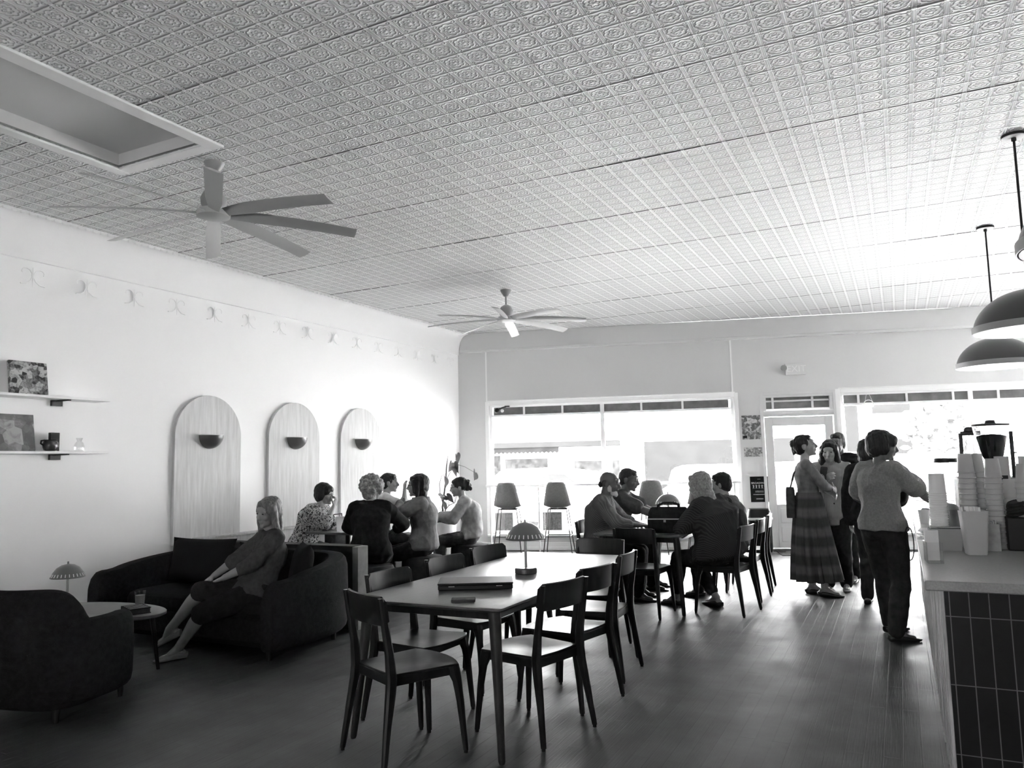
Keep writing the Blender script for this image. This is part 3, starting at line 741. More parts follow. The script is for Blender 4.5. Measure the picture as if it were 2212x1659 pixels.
def mushroom_lamp(label, x, y, z, s=1.0):
    t = thing('table_lamp', label, 'lamp', (x, y, z), 0, 'mushroom table lamps')
    b = MB(); b.lathe([(.062 * s, 0), (.068 * s, .004 * s), (.068 * s, .030 * s), (.060 * s, .036 * s), (.010 * s, .037 * s)], n=32); b.build('base', LAMPSH, t)
    b = MB(); b.lathe([(.0085 * s, .036 * s), (.0085 * s, .25 * s)], n=14); b.build('stem', LAMPST, t)
    b = MB(); b.lathe([(.119 * s, .205 * s), (.121 * s, .210 * s), (.105 * s, .240 * s), (.078 * s, .277 * s), (.045 * s, .298 * s), (.012 * s, .305 * s), (.006 * s, .307 * s), (.006 * s, .322 * s), (.002 * s, .325 * s),
                       ][:9] , n=40)
    b.lathe([(.119 * s, .205 * s), (.103 * s, .236 * s), (.076 * s, .272 * s), (.044 * s, .293 * s)], n=40, cap=False)
    sh = b.build('lamp_shade', LAMPSH, t)
    for k in range(26):
        a = 2 * pi * k / 26; c = MB(); rot = M.Rotation(a, 3, 'Z') @ M.Rotation(R(28), 3, 'Y')
        c.box((.1115 * s * cos(a), .1115 * s * sin(a), .2265 * s), (.004 * s, .0055 * s, .024 * s), M.Rotation(a, 3, 'Z') @ M.Rotation(R(-28), 3, 'Y')); c.build('shade_slot', PAPER, sh, smooth=0)
    b = MB(); b.tube([(.02 * s, -.045 * s, .036 * s), (.02 * s, -.045 * s, .055 * s)], .003 * s, n=8); b.build('switch', LAMPST, t)
mushroom_lamp('small mushroom lamp standing on the long foreground table', -2.285, 4.70, .76, 1.10)
mushroom_lamp('small mushroom lamp on the second table behind the black bag', -2.30, 8.32, .76, 1.18)

b = thing('laptop', 'closed black laptop lying on the long foreground table', 'laptop', (-2.33, 4.10, .76), R(28))
s = MB(); s.prism(rrect(.44, .25, .012), .004, .030, 'z'); s.build('base', BLACK, b, bevel=.004)
s = MB(); s.prism(rrect(.445, .255, .012), .031, .042, 'z'); s.build('lid', BLACK, b, bevel=.003)
s = MB()
for x in (-.14, .14): s.box((x, -.1255, .024), (.035, .002, .004))
s.build('catch', GREYM, b, smooth=0)
s = MB()
for x in (-.18, .18): s.box((x, 0, .002), (.03, .2, .004))
s.build('foot_strip', BLACK, b)
b = MB(); b.prism(rrect(.085, .13, .008), 0, .014, 'z'); o = b.build('wallet', CMID, bevel=.003, loc=(-2.16, 3.66, .76), rotz=R(-62)); tag(o, 'small flat dark wallet on near end of the long table', 'wallet')

# things on the second table
b = thing('handbag', 'bulky black bag with handles on the second table', 'bag', (-2.14, 7.75, .76), R(8))
s = MB(); s.loft([[(q[0] * k, q[1] * k2, z) for q in rrect(.42, .20, .06)] for k, k2, z in ((.90, .9, 0), (1.0, 1.05, .04), (1.02, 1.05, .13), (.96, .85, .20), (.86, .5, .245), (.80, .3, .255))]); s.build('body', CDARK, b, bevel=.01)
for yy in (-.055, .055):
    s = MB(); s.tube([(-.11, yy, .22), (-.10, yy * .9, .275), (-.05, yy * .6, .295), (.05, yy * .6, .295), (.10, yy * .9, .275), (.11, yy, .22)], .010, n=8); s.build('handle', CDARK, b)
s = MB(); s.box((0, -.108, .14), (.40, .008, .012)); s.box((-.03, -.113, .12), (.022, .008, .022)); s.build('clasp', GREYM, b)
s = MB(); s.tube([(.20, -.05, .16), (.235, -.08, .02), (.27, -.11, -.10), (.315, -.09, -.26), (.36, -.05, -.33)], .007, n=8); s.build('strap', CDARK, b)
b = MB(); b.box((0, 0, .004), (.30, .22, .006)); b.box((.03, .02, .009), (.28, .2, .004), M.Rotation(R(10), 3, 'Z')); tag(b.build('menu', PAPER, loc=(-2.52, 7.62, .761), rotz=R(12), smooth=0), 'white papers lying on the second table before the bag', 'papers')

# ------------------------------------------------------------------ lounge corner: sofa, pillows, armchair, coffee table
t = thing('sofa', 'dark upholstered sofa with curved arms against the low partition', 'sofa', (-5.42, 5.06, 0))
def slab(mb, w, d, z0, z1, r, cx=0, cy_=0, crown=0.0):
    rs = [(.90, z0), (1.0, z0 + r), (1.0, z1 - r), (.97, z1 - r * .35), (.90, z1)]
    mb.loft([[(q[0] * (1 - (1 - k) * .9 / max(w, .3)) + cx, q[1] * (1 - (1 - k) * .9 / max(d, .3)) + cy_, z) for q in rrect(w, d, min(w, d) * .28)] for k, z in rs]); return mb
s = MB(); slab(s, 2.0, .86, .07, .30, .05, 0, .03); s.build('base', SOFA, t)
s = MB(); n = 15
def tub(u):                        # outline of the back and arms, from the left arm front round to the right
    L = [(-1.02, -.56), (-1.05, -.25), (-1.04, .10), (-.93, .36), (-.70, .48), (0, .50), (.70, .48), (.93, .36), (1.04, .10), (1.05, -.25), (1.02, -.56)]
    f = u * (len(L) - 1); i = min(int(f), len(L) - 2); a = f - i
    p0, p1, p2, p3 = [V(L[max(0, min(len(L) - 1, i + q))]) for q in (-1, 0, 1, 2)]
    return .5 * ((2 * p1) + (p2 - p0) * a + (2 * p0 - 5 * p1 + 4 * p2 - p3) * a * a + (3 * p1 - p0 - 3 * p2 + p3) * a ** 3)
rings = []
for i in range(61):
    u = i / 60; p = tub(u); d = (tub(min(1, u + .01)) - tub(max(0, u - .01))).normalized(); nn = V((-d.y, d.x)) * -1.0
    hh = .62 + .13 * sin(pi * min(1, max(0, (u - .08) / .84))) ** .7; th = .105
    ends = min(u, 1 - u) * 60; hh -= .10 * max(0, 1 - ends / 3) ** 2; th *= (1 - .35 * max(0, 1 - ends / 2))
    ring = []
    for a in range(16):
        an = 2 * pi * a / 16; cxn = cos(an); cz = sin(an); e = .55
        ox = math.copysign(abs(cxn) ** e, cxn) * th; oz = math.copysign(abs(cz) ** .35, cz)
        z = (.10 + hh) / 2 + oz * (hh - .10) / 2
        ring.append((p.x + nn.x * ox, p.y + nn.y * ox, z))
    rings.append(ring)
s.loft(rings); s.build('back_and_arms', SOFA, t)
for sx in (-1, 1):
    s = MB(); slab(s, .90, .70, .29, .43, .05, sx * .452, -.06); s.build('seat_cushion', SOFA, t)
for x, y in ((-.9, -.4), (.9, -.4), (-.9, .36), (.9, .36)):
    s = MB(); s.lathe([(.02, 0), (.028, .09)], (x, y, 0), n=12); s.build('leg', DWOOD, t)
def pillow(label, x, y, z, w, h, rx, rz):
    s = MB(); rings = []
    for i in range(9):
        k = i / 8; e = sin(pi * k) ** .55 * .085 + .004; sc = 1 - .05 * sin(pi * k)
        rings.append([(q[0] * 1.0, -.5 * 0 + (-e if False else 0), q[1]) for q in rrect(w, h, .05)])
    vs = []; m = 10
    g = MB()
    for sgn in (-1, 1):
        for i in range(m):
            for j in range(m):
                def pp(a, c):
                    uu, vv = -1 + 2 * a / m, -1 + 2 * c / m
                    pinch = 1 - .07 * (1 - uu * uu) * abs(vv) - .07 * (1 - vv * vv) * abs(uu)
                    th = .075 * (max(0, 1 - uu ** 4) * max(0, 1 - vv ** 4)) ** .6
                    return (uu * w / 2 * pinch, sgn * th, vv * h / 2 * pinch)
                q = [pp(i, j), pp(i + 1, j), pp(i + 1, j + 1), pp(i, j + 1)]
                g._add(q, [(0, 1, 2, 3) if sgn < 0 else (3, 2, 1, 0)])
    bm = bmesh.new(); o = g.build('throw_pillow', CUSH, smooth=60)
    bm.from_mesh(o.data); bmesh.ops.remove_doubles(bm, verts=bm.verts, dist=.0005); bmesh.ops.recalc_face_normals(bm, faces=bm.faces); bm.to_mesh(o.data); bm.free(); o.data.shade_smooth()
    o.location = (x, y, z); o.rotation_euler = (R(rx), 0, R(rz)); tag(o, label, 'pillow', 'dark throw pillows on the sofa')
pillow('wide dark pillow at the left end of the sofa', -5.98, 5.26, .645, .80, .42, -14, 3)
pillow('dark pillow behind the seated woman, middle of the sofa', -5.30, 5.24, .62, .46, .42, -14, -4)
pillow('dark pillow at the right end of sofa, beside the seated woman', -4.60, 5.10, .645, .42, .44, -12, -38)

t = thing('armchair', 'dark tub armchair seen from behind at the bottom left', 'armchair', (-4.96, 3.22, 0), R(14))
s = MB(); slab(s, .76, .74, .08, .30, .05); s.build('base', SOFA, t)
s = MB(); slab(s, .56, .60, .29, .45, .05, 0, .06); s.build('seat_cushion', SOFA, t)
rings = []
for i in range(81):
    u = i / 80; ang = R(-62 - 236 * u + 360) if False else R(148 + 244 * u); rx, ry = .40, .40
    px, py = rx * cos(ang) * 1.0, ry * sin(ang)
    if abs(u - .5) > .30: py = max(py, -.3)
    hh = .60 + .20 * max(0.0, 1 - (abs(u - .5) / .27) ** 7) if abs(u - .5) < .27 else .60
    yy = py
    ends = min(u, 1 - u) * 40; th = .075 * (1 - .3 * max(0, 1 - ends / 2)); hh -= .06 * max(0, 1 - ends / 2)
    ring = []
    for a in range(16):
        an = 2 * pi * a / 16
        ox = math.copysign(abs(cos(an)) ** .55, cos(an)) * th; oz = math.copysign(abs(sin(an)) ** .4, sin(an))
        ring.append((px + cos(ang) * ox, yy + sin(ang) * ox, (.12 + hh) / 2 + oz * (hh - .12) / 2))
    rings.append(ring)
s = MB(); s.loft(rings); s.build('back_and_arms', SOFA, t)
for x, y in ((-.26, -.26), (.26, -.26), (-.26, .28), (.26, .28)):
    s = MB(); s.lathe([(.016, 0), (.024, .10)], (x, y, 0), n=12); s.build('leg', DWOOD, t)

t = thing('coffee_table', 'low oval coffee table between the armchair and sofa', 'coffee table', (-5.55, 3.93, 0), R(6))
s = MB(); s.loft([[(a * k * cos(2 * pi * j / 48), c * k * sin(2 * pi * j / 48), z) for j in range(48)] for k, z, a, c in ((.95, .418, .60, .30), (1, .43, .60, .30), (1, .446, .60, .30), (.99, .45, .60, .30))]); s.build('tabletop', TABLEW, t)
for x, y in ((-.38, -.14), (.38, -.14), (-.38, .14), (.38, .14)):
    s = MB(); s.loft([[(x * k + r * cos(2 * pi * j / 12), y * k + r * sin(2 * pi * j / 12), z) for j in range(12)] for k, z, r in ((1.15, 0, .013), (1, .42, .020))]); s.build('leg', DWOOD, t)
mushroom_lamp('small mushroom lamp on the low coffee table by the armchair', -6.00, 3.97, .45, 1.05)
b = thing('drink_glass', 'half full drinking glass standing on the coffee table', 'glass', (-5.31, 4.10, .45))
s = MB(); s.lathe([(.033, 0), (.040, .125), (.0375, .125), (.031, .008), (.002, .008)], n=28); s.build('glass', JARG, b)
s = MB(); s.lathe([(.0305, .009), (.0355, .095), (.001, .096)], n=28); s.build('drink', GREYM, b)
b = thing('book', 'thick dark book with banded cover on the coffee table tip', 'book', (-5.17, 3.96, .45), R(-22))
s = MB(); s.box((0, 0, .02), (.21, .14, .034)); s.build('pages', CMID, b)
s = MB(); s.box((0, 0, .002), (.22, .15, .004)); s.box((0, 0, .039), (.22, .15, .004)); s.box((-.108, 0, .02), (.004, .15, .038)); s.build('cover', CDARK, b)
s = MB()
for x in (-.07, -.02, .03, .08): s.box((x, 0, .0415), (.010, .13, .001))
s.build('cover_bands', GREYM, b, smooth=0)
b = MB(); b.box((0, 0, .004), (.15, .10, .008), M.Rotation(R(20), 3, 'Z')); tag(b.build('coaster', PAPER, loc=(-5.86, 3.82, .45), bevel=.002), 'white card beside the coffee table lamp', 'card')

# ------------------------------------------------------------------ partition, banquette and the little tables
t = thing('partition', 'low dark partition behind the sofa with lighter end post', 'partition', (-5.70, 5.86, 0))
s = MB(); s.span((-1.25, -.07, 0), (1.10, .07, .745)); s.build('panel', BENCHW, t, bevel=.004)
s = MB(); s.span((1.10, -.075, 0), (1.165, .075, .752)); s.build('end_post', BENCHE, t, bevel=.004)
s = MB(); s.span((-1.25, -.08, .745), (1.10, .08, .757)); s.build('cap_rail', BENCHW, t, bevel=.003)
t = thing('banquette', 'long wall bench with padded back under the arched panels', 'bench', (XL + .02, 7.95, 0))
s = MB(); s.span((0, -2.0, 0), (.50, 2.0, .36)); s.build('base', BENCHW, t, bevel=.006)
s = MB(); slab(s, .52, 4.0, .36, .47, .03, .27, 0); s.build('seat', BENCHM, t)
s = MB(); s.span((.042, -2.0, .47), (.13, 2.0, .745)); s.build('backrest', PANEL, t, bevel=.012)
s = MB(); s.span((.030, -2.0, .745), (.15, 2.0, .765)); s.build('cap_rail', PANEL, t, bevel=.003)
def small_table(label, x, y):
    t = thing('cafe_table', label, 'table', (x, y, 0), 0, 'square tables along the wall bench')
    s = MB(); s.prism(rrect(.72, .68, .03), .735, .76, 'z'); s.build('tabletop', TABLEW, t, bevel=.004)
    s = MB(); s.lathe([(.03, .02), (.03, .70), (.12, .735)], n=20); s.build('pedestal', BLACKM, t)
    s = MB(); s.lathe([(.24, 0), (.24, .010), (.04, .03)], n=32); s.build('base', BLACKM, t)
small_table('square table in front of the woman in floral print', -5.80, 7.22)
small_table('square table between the raised hand woman and bun woman', -5.82, 8.72)
def pouffe(label, x, y, r, h):
    t = thing('pouffe', label, 'stool', (x, y, 0), 0, 'round upholstered stools')
    s = MB(); s.lathe([(r * .86, .03), (r * .97, .06), (r, h * .5), (r * .97, h - .06), (r * .88, h - .015), (r * .6, h), (.01, h + .004)], n=40); s.build('upholstery', BENCHM, t)
    s = MB(); s.lathe([(r * .8, 0), (r * .8, .03)], n=32); s.build('plinth', BLACK, t)
pouffe('round dark stool under the woman in dark jacket', -5.07, 6.68, .26, .47)
pouffe('round dark stool under the woman with glasses', -4.95, 7.50, .25, .47)
pouffe('round dark stool under the woman with hair bun', -5.20, 9.02, .27, .44)
b = thing('tote_bag', 'grey canvas bag resting on the wall bench behind the tables', 'bag', (-6.60, 8.00, .47), R(4))
s = MB(); s.loft([[(q[0] * k, q[1] * k, z) for q in rrect(.16, .40, .05)] for k, z in ((.9, 0), (1, .03), (1.0, .2), (.92, .30), (.8, .34))]); s.build('body', CMID, b)
s = MB(); s.tube([(0, -.1, .32), (.0, -.09, .41), (0, .09, .41), (0, .1, .32)], .008, n=8); s.build('handle', CMID, b)
b = MB(); b.box((0, 0, .015), (.20, .27, .022)); b.box((.005, 0, .03), (.19, .26, .006)); tag(b.build('paper_stack', PAPER, loc=(-5.60, 7.36, .761), rotz=R(20), smooth=0), 'stack of white paper on table beside the dark jacket', 'papers')
b = thing('tablet', 'white tablet propped open on the wall bench table', 'tablet', (-5.62, 7.02, .761), R(60))
s = MB(); s.box((0, 0, .004), (.24, .17, .007)); s.build('keyboard', PAPER, b)
s = MB(); s.box((0, .10, .085), (.24, .007, .17), M.Rotation(R(-14), 3, 'X')); s.build('screen', PAPER, b)
b = MB(); b.lathe([(.025, 0), (.036, .08), (.033, .08), (.022, .005), (.002, .005)], n=24); tag(b.build('cup', CUPM2, loc=(-5.95, 8.55, .761)), 'pale cup on the further wall bench table', 'cup')
b = MB(); b.lathe([(.025, 0), (.036, .08), (.033, .08), (.022, .005), (.002, .005)], n=24); tag(b.build('cup', CMID, loc=(-5.98, 7.02, .761)), 'dark cup near the elbow of the woman in floral print', 'cup')
b = MB(); b.box((0, 0, .012), (.13, .19, .02)); b.box((.004, .0, .028), (.125, .18, .010)); tag(b.build('notebook', PAPER, loc=(-5.98, 7.30, .761), rotz=R(15), bevel=.002), 'white notebook before the woman in floral print', 'notebook')

# potted plant in the corner
t = thing('potted_plant', 'tall heart leaved plant in a white planter in the corner', 'plant', (-6.22, 10.0, 0))
s = MB(); s.lathe([(.15, 0), (.16, .02), (.19, .70), (.185, .735), (.17, .735), (.165, .66), (.01, .655)], n=36); s.build('planter', POTM, t)
s = MB(); s.lathe([(.164, .655), (.12, .672), (.01, .675)], n=24); s.build('soil', SOIL, t)
st = MB(); stems = [[(0, 0, .66), (-.03, .01, .85), (.01, 0, 1.05), (.03, .02, 1.25), (.06, .0, 1.47), (.085, 0, 1.62)], [(.02, 0, .66), (.05, -.05, .80), (.13, -.06, .88), (.22, -.04, .92)],
                    [(.02, .02, 1.18), (.08, -.03, 1.28), (.16, -.05, 1.38), (.25, -.08, 1.50)], [(.0, 0, .9), (-.07, .02, 1.02), (-.09, .03, 1.2), (-.03, .0, 1.32), (.05, -.02, 1.35)]]
rr = [[.016, .013, .012, .011, .009, .003], [.007, .006, .005, .004], [.006, .005, .004, .003], [.007, .006, .005, .004, .003]]
for p, r in zip(stems, rr): st.tube(p, r, n=8)
leaves = [(.10, -.10, 1.26, 20, 10), (.13, -.08, 1.06 - .06, -20, 40), (.05, -.12, 1.0, 30, 70), (.06, -.10, .90, 10, 20), (.20, -.10, 1.48, 25, -10), (.255, -.08, 1.46, -30, 15), (.245, -.12, 1.41, 5, 30), (.30, -.09, 1.60, -12, 0),
          (.58, -.05, 1.34, 38, 10), (.29, -.12, 1.14, 12, -15), (.36, -.1, 1.15, -22, 20), (.02, -.1, .78, 35, 30)]
lf = []
for x, y, z, ro, ti in leaves:
    base = min((V(q) for p in stems for q in p), key=lambda q: (q - V((x, y, z))).length)
    m_ = (base + V((x, y, z))) / 2 + V((0, 0, .03)); st.tube([base, m_, (x, y, z + .02)], .0025, n=6)
st.build('stem', STEM, t)
for x, y, z, ro, ti in leaves:
    pts = []; L = .105
    for k in range(24):
        a = 2 * pi * k / 24; hx = 16 * sin(a) ** 3 / 16; hz = (13 * cos(a) - 5 * cos(2 * a) - 2 * cos(3 * a) - cos(4 * a)) / 16
        pts.append((hx * L * .88, hz * L - .02))
    g = MB(); rot = M.Rotation(R(-35), 3, 'Z') @ M.Rotation(R(ro), 3, 'Y') @ M.Rotation(R(ti), 3, 'X')
    for off in (-.001, .001):
        ring = [rot @ V((p[0], off + .02 * (abs(p[0]) / L) ** 2, p[1])) + V((x, y, z)) for p in pts]
        c = rot @ V((0, off, -.01)) + V((x, y, z))
        g._add([c] + ring, [(0, i + 1, (i + 1) % 24 + 1) for i in range(24)])
    g.build('leaf', LEAF, t, smooth=60)

# ------------------------------------------------------------------ window bar and its stools
t = thing('window_bar', 'narrow pale bar ledge running across the left window', 'bar counter', wpt(-4.42, 0, 0), WROT)
s = MB(); s.span((-2.02 * SK, -.30, 1.085), (2.02 * SK, -.045, 1.12)); s.build('ledge', TRIMW, t, bevel=.004)
for X in (-1.95, -1.15, .55, 1.92):
    s = MB(); s.span((X * SK - .012, -.28, .0), (X * SK + .012, -.25, 1.085)); s.build('post', TRIMW, t)
def bar_stool(label, X):
    p = wpt(X, .52, 0)
    t = thing('bar_stool', label, 'bar stool', p, WROT, 'bar stools at the window')
    s = MB(); rings = []                  # one-piece shell: seat turning up into a tapered back (back is towards the room)
    prof = [(.20, .738, .20), (.17, .752, .22), (.05, .742, .225), (-.08, .742, .225), (-.165, .765, .222), (-.205, .83, .214), (-.225, .93, .196), (-.24, 1.04, .172), (-.25, 1.12, .150), (-.253, 1.155, .128), (-.253, 1.168, .10)]
    up_, dn = [], []
    for i, (y, z, hw) in enumerate(prof):
        q0 = prof[max(0, i - 1)]; q1 = prof[min(len(prof) - 1, i + 1)]; ty, tz = q1[0] - q0[0], q1[1] - q0[1]; L = sqrt(ty * ty + tz * tz); ny, nz = tz / L, -ty / L
        if nz < 0 and i < 4: ny, nz = -ny, -nz
        r_ = []
        for sgn in (1, -1):
            row = []
            for j in range(9):
                a = -1 + j / 4; cu = .045 * abs(a) ** 2.2
                row.append((a * hw, y + ny * (cu + sgn * .006), z + nz * (cu + sgn * .006)))
            r_ += row if sgn > 0 else row[::-1]
        rings.append(r_)
    s.loft(rings); s.build('seat_shell', STOOLM, t, smooth=70)
    s = MB(); s.tube([(-.15, -.12, .728), (.15, -.12, .728), (.15, .13, .728), (-.15, .13, .728), (-.15, -.12, .728)], .009, n=8); s.build('seat_frame', BLACKM, t)
    for sx in (-1, 1):
        for sy in (-1, 1):
            s = MB(); s.tube([(sx * .15, sy * .125, .728), (sx * .235, sy * .215, 0)], .0085, n=8); s.build('leg', BLACKM, t)
    s = MB(); q = .15 + .085 * .6; v = .125 + .09 * .6; s.tube([(-q, -v, .29), (q, -v, .29), (q, v, .29), (-q, v, .29), (-q, -v, .29)], .007, n=8); s.build('footrest', BLACKM, t)
for X, l in ((-6.02, 'grey shell bar stool furthest left along the window'), (-5.225, 'grey shell bar stool second from the left along the window'), (-3.77, 'grey shell bar stool seen between the men and the black bag'), (-3.02, 'grey shell bar stool half hidden by the long haired woman')):
    bar_stool(l, X)
t = thing('waste_bin', 'dark waste bin with pale rim and lid, beside the door', 'bin', wpt(-2.16, .26, 0), WROT)
s = MB(); s.loft([[(q[0], q[1], z) for q in rrect(w, w * .8, .06)] for w, z in ((.34, 0), (.36, .02), (.37, .50))]); s.build('bin_body', BLACK, t)
s = MB(); s.loft([[(q[0], q[1], z) for q in rrect(w, w * .8, .06)] for w, z in ((.39, .50), (.40, .51), (.40, .535), (.385, .54))]); s.build('rim', CUPM2, t)
s = MB(); s.loft([[(q[0], q[1], z) for q in rrect(w, w * .8, .06)] for w, z in ((.385, .54), (.37, .56), (.33, .66), (.31, .675))]); s.build('lid', BLACK, t)
b = MB(); b.span((-.5, -.75, 0), (.5, .0, .012)); tag(b.build('door_mat', CMID, bevel=.004, loc=wpt(-1.45, .08, .0), rotz=WROT), 'dark flat mat on the floor inside the street door', 'mat')

# ------------------------------------------------------------------ service counter and everything on it
t = thing('service_counter', 'long service counter with black stacked tiles and stone top', 'counter', (0, 0, 0))
s = MB(); s.span((.125, 3.79, .0), (2.6, 9.6, .925)); s.build('body', SLAT, t)
s = MB(); s.span((.125, 3.765, .0), (2.6, 3.79, .925)); s.build('tiled_front', TILEM, t, smooth=0)
s = MB(); rnd = random.Random(3); y = 3.77
while y < 9.58:
    w = .022 + .012 * rnd.random(); s.span((.108 + .006 * rnd.random(), y, 0), (.125, min(y + w, 9.6), .925)); y += w + .006
s.build('slatted_side', SLAT, t, bevel=.002)
s = MB(); s.span((.055, 3.70, .928), (2.7, 9.66, .97)); s.build('worktop', STONE, t, bevel=.005)
CT = .9705
cup0 = None
def cup(x, y, z, label):
    global cup0
    if cup0 is None:
        cup0 = thing('paper_cup', label, 'cup', (x, y, z), 0, 'upside down paper cups stacked on the counter')
        s = MB(); s.lathe([(.0425, .006), (.033, .105), (.031, .108), (.002, .108)], n=24); s.build('cup_wall', CUPM, cup0)
        s = MB(); s.lathe([(.0425, 0), (.046, .002), (.046, .006), (.0425, .009)], n=24); s.build('rolled_rim', CUPM, cup0)
        return
    dup(cup0, (x, y, z), 0, label)
stacks = [(.322, 5.00, 15, 'grey upside down paper cup in the leftmost tall stack'), (.385, 5.16, 15, 'grey upside down paper cup in the stack behind the leftmost'), (.447, 5.00, 14, 'grey upside down paper cup in the middle tall stack'),
          (.538, 5.16, 10, 'grey upside down paper cup in the short stack, right of middle'), (.592, 5.00, 13, 'grey upside down paper cup in the stack nearest the right edge')]
for x, y, n_, l in stacks:
    for k in range(n_): cup(x + .0015 * sin(k * 2.1), y + .0015 * cos(k * 1.7), CT + .0295 * k, l)
lid0 = None
for k in range(22):
    l = 'pale plastic cup in the column beside the glass jar'
    if lid0 is None:
        s = MB(); s.lathe([(.050, 0), (.051, .003), (.047, .008), (.042, .12), (.040, .122), (.002, .122)], n=28); lid0 = s.build('plastic_cup', CUPM2, loc=(.182, 5.30, CT)); tag(lid0, l, 'cup', 'pale cups in one column')
    else: dup(lid0, (.182, 5.30, CT + .0135 * k), None, l)
t = thing('glass_jar', 'tall glass storage jar with dark flat lid on the counter', 'jar', (.262, 5.85, CT))
s = MB(); s.lathe([(.070, 0), (.076, .01), (.076, .40), (.060, .43), (.058, .465), (.055, .465), (.057, .43), (.072, .395), (.072, .012), (.002, .008)], n=36); s.build('jar', JARG, t)
s = MB(); s.lathe([(.066, .465), (.068, .470), (.068, .492), (.002, .495)], n=36); s.build('lid', BLACKM, t)
s = MB(); s.lathe([(.068, .014), (.069, .16), (.04, .19), (.002, .20)], n=28); s.build('contents', WOODL, t)
t = thing('coffee_grinder', 'coffee grinder with clear hopper full of dark beans', 'grinder', (.512, 5.62, CT))
s = MB(); s.span((-.09, -.10, 0), (.09, .12, .36)); s.span((-.05, -.16, .20), (.05, -.10, .27)); s.span((-.09, -.20, 0), (.09, -.10, .02)); s.build('body', BLACK, t, bevel=.01)
s = MB(); s.lathe([(.045, .36), (.045, .47)], n=28); s.build('collar', BLACK, t)
s = MB(); s.lathe([(.046, .47), (.060, .50), (.096, .66), (.099, .69), (.096, .69), (.093, .66), (.058, .50), (.04, .475)], n=40); s.build('hopper', JARG, t)
s = MB(); s.lathe([(.044, .478), (.057, .502), (.084, .625), (.05, .635), (.002, .64)], n=36); s.build('coffee_beans', CDARK, t)
s = MB(); s.lathe([(.101, .69), (.103, .694), (.103, .700), (.03, .706), (.025, .725), (.002, .727)], n=40); s.build('hopper_lid', BLACKM, t)
t = thing('espresso_machine', 'espresso machine with black rail frame behind the cup stacks', 'coffee machine', (.52, 6.15, CT))
s = MB(); s.span((-.19, -.24, .04), (.30, .24, .36)); s.build('body', GREYM, t, bevel=.02)
s = MB()
for x in (-.15, .26):
    for y in (-.18, .18): s.lathe([(.02, 0), (.02, .04)], (x, y, 0), n=12)
s.build('foot', BLACK, t)
s = MB()
for x, zt in ((-.155, .655), (.13, .66)): s.tube([(x, -.22, .36), (x, -.22, zt)], .012, n=10)
s.tube([(-.155, -.22, .655), (-.04, -.22, .655)], .014, n=10); s.blob((-.10, -.22, .675), (.035, .02, .022)); s.tube([(.13, -.22, .52), (.155, -.22, .52)], .005, n=8)
s.build('rail_frame', BLACKM, t)
for x, y, z, l in ((.545, 5.52, CT, 'shiny foil coffee bag standing right of the hopper'), (.655, 5.40, CT, 'shiny foil coffee bag nearest the right frame edge')):
    b = thing('coffee_bag', l, 'bag', (x, y, z), 0, 'foil coffee bags')
    s = MB(); s.loft([[(q[0] * k, q[1] * k2, zz) for q in rrect(.078, .05, .015)] for k, k2, zz in ((1, 1, 0), (1.03, 1.05, .15), (1, .9, .36), (1, .35, .46), (1, .10, .50))]); s.build('pouch', CHROME if False else LAMPST, b)
    s = MB(); s.box((0, -.024, .36), (.05, .002, .05)); s.build('bag_label', BLACK, b)
t = thing('straw_holder', 'tapered pale holder packed with wooden stirrers', 'holder', (.318, 4.70, CT), R(8))
s = MB(); s.loft([[(q[0] * k, q[1] * k, z) for q in rrect(.10, .085, .012)] for k, z in ((.86, 0), (.93, .006), (1.26, .225), (1.22, .225), (.88, .01), (.3, .008))]); s.build('cup', CUPM, t)
st0 = None
for k in range(16):
    x, y = -.045 + .03 * (k % 4), -.03 + .02 * (k // 4); l = 'thin wooden stirrer standing in the tapered holder'
    if st0 is None:
        s = MB(); s.span((-.008, -.001, 0), (.008, .001, .235)); st0 = s.build('stirrer', CUPM2, smooth=0, bevel=.0005); tag(st0, l, 'stirrer', 'stirrers in the tapered holder'); o = st0
    else: o = dup(st0, (0, 0, 0))
    o.location = (.318 + x * .8, 4.70 + y * .8, CT + .0105); o.rotation_euler = (R(y * 200), R(x * 110), R(17 * k))
t = thing('napkin_box', 'grey tapered box with dark open rim on the counter', 'box', (.192, 4.88, CT), R(4))
s = MB(); s.loft([[(q[0] * k, q[1] * k, z) for q in rrect(.15, .11, .012)] for k, z in ((.92, 0), (1.1, .105), (1.12, .118), (1.07, .118), (.9, .012), (.3, .012))]); s.build('box', CUPM, t)
s = MB(); s.span((-.075, -.052, .106), (.075, .052, .122)); s.build('contents', BLACK, t, bevel=.004)
b = MB(); rnd = random.Random(5)
for k in range(12): b.box((rnd.uniform(-.03, .03), rnd.uniform(-.03, .03), .006 + .0075 * k), (.15, .15, .007), M.Rotation(R(rnd.uniform(-16, 16)), 3, 'Z') @ M.Rotation(R(rnd.uniform(-3, 3)), 3, 'X'))
tag(b.build('napkin_pile', PAPER, smooth=0, loc=(.165, 5.08, CT + .003)), 'loose pile of pale napkins behind the grey box', 'napkins')
t = thing('acrylic_stand', 'clear acrylic leaflet stand at the counter corner', 'stand', (.112, 4.32, CT), R(6))
s = MB(); s.span((-.035, -.06, 0), (.035, .06, .004)); s.span((-.035, -.062, 0), (.035, -.058, .10)); s.span((-.035, .058, 0), (.035, .062, .17)); s.span((-.035, -.06, .004), (-.032, .06, .10)); s.span((.032, -.06, .004), (.035, .06, .10)); s.build('holder', JARG, t, smooth=0)
s = MB(); s.span((-.03, .02, .006), (.03, .045, .15)); s.build('leaflets', CUPM2, t, smooth=0)
t = thing('wooden_box', 'small ribbed wooden box between stirrers and black caddy', 'box', (.405, 4.90, CT))
s = MB()
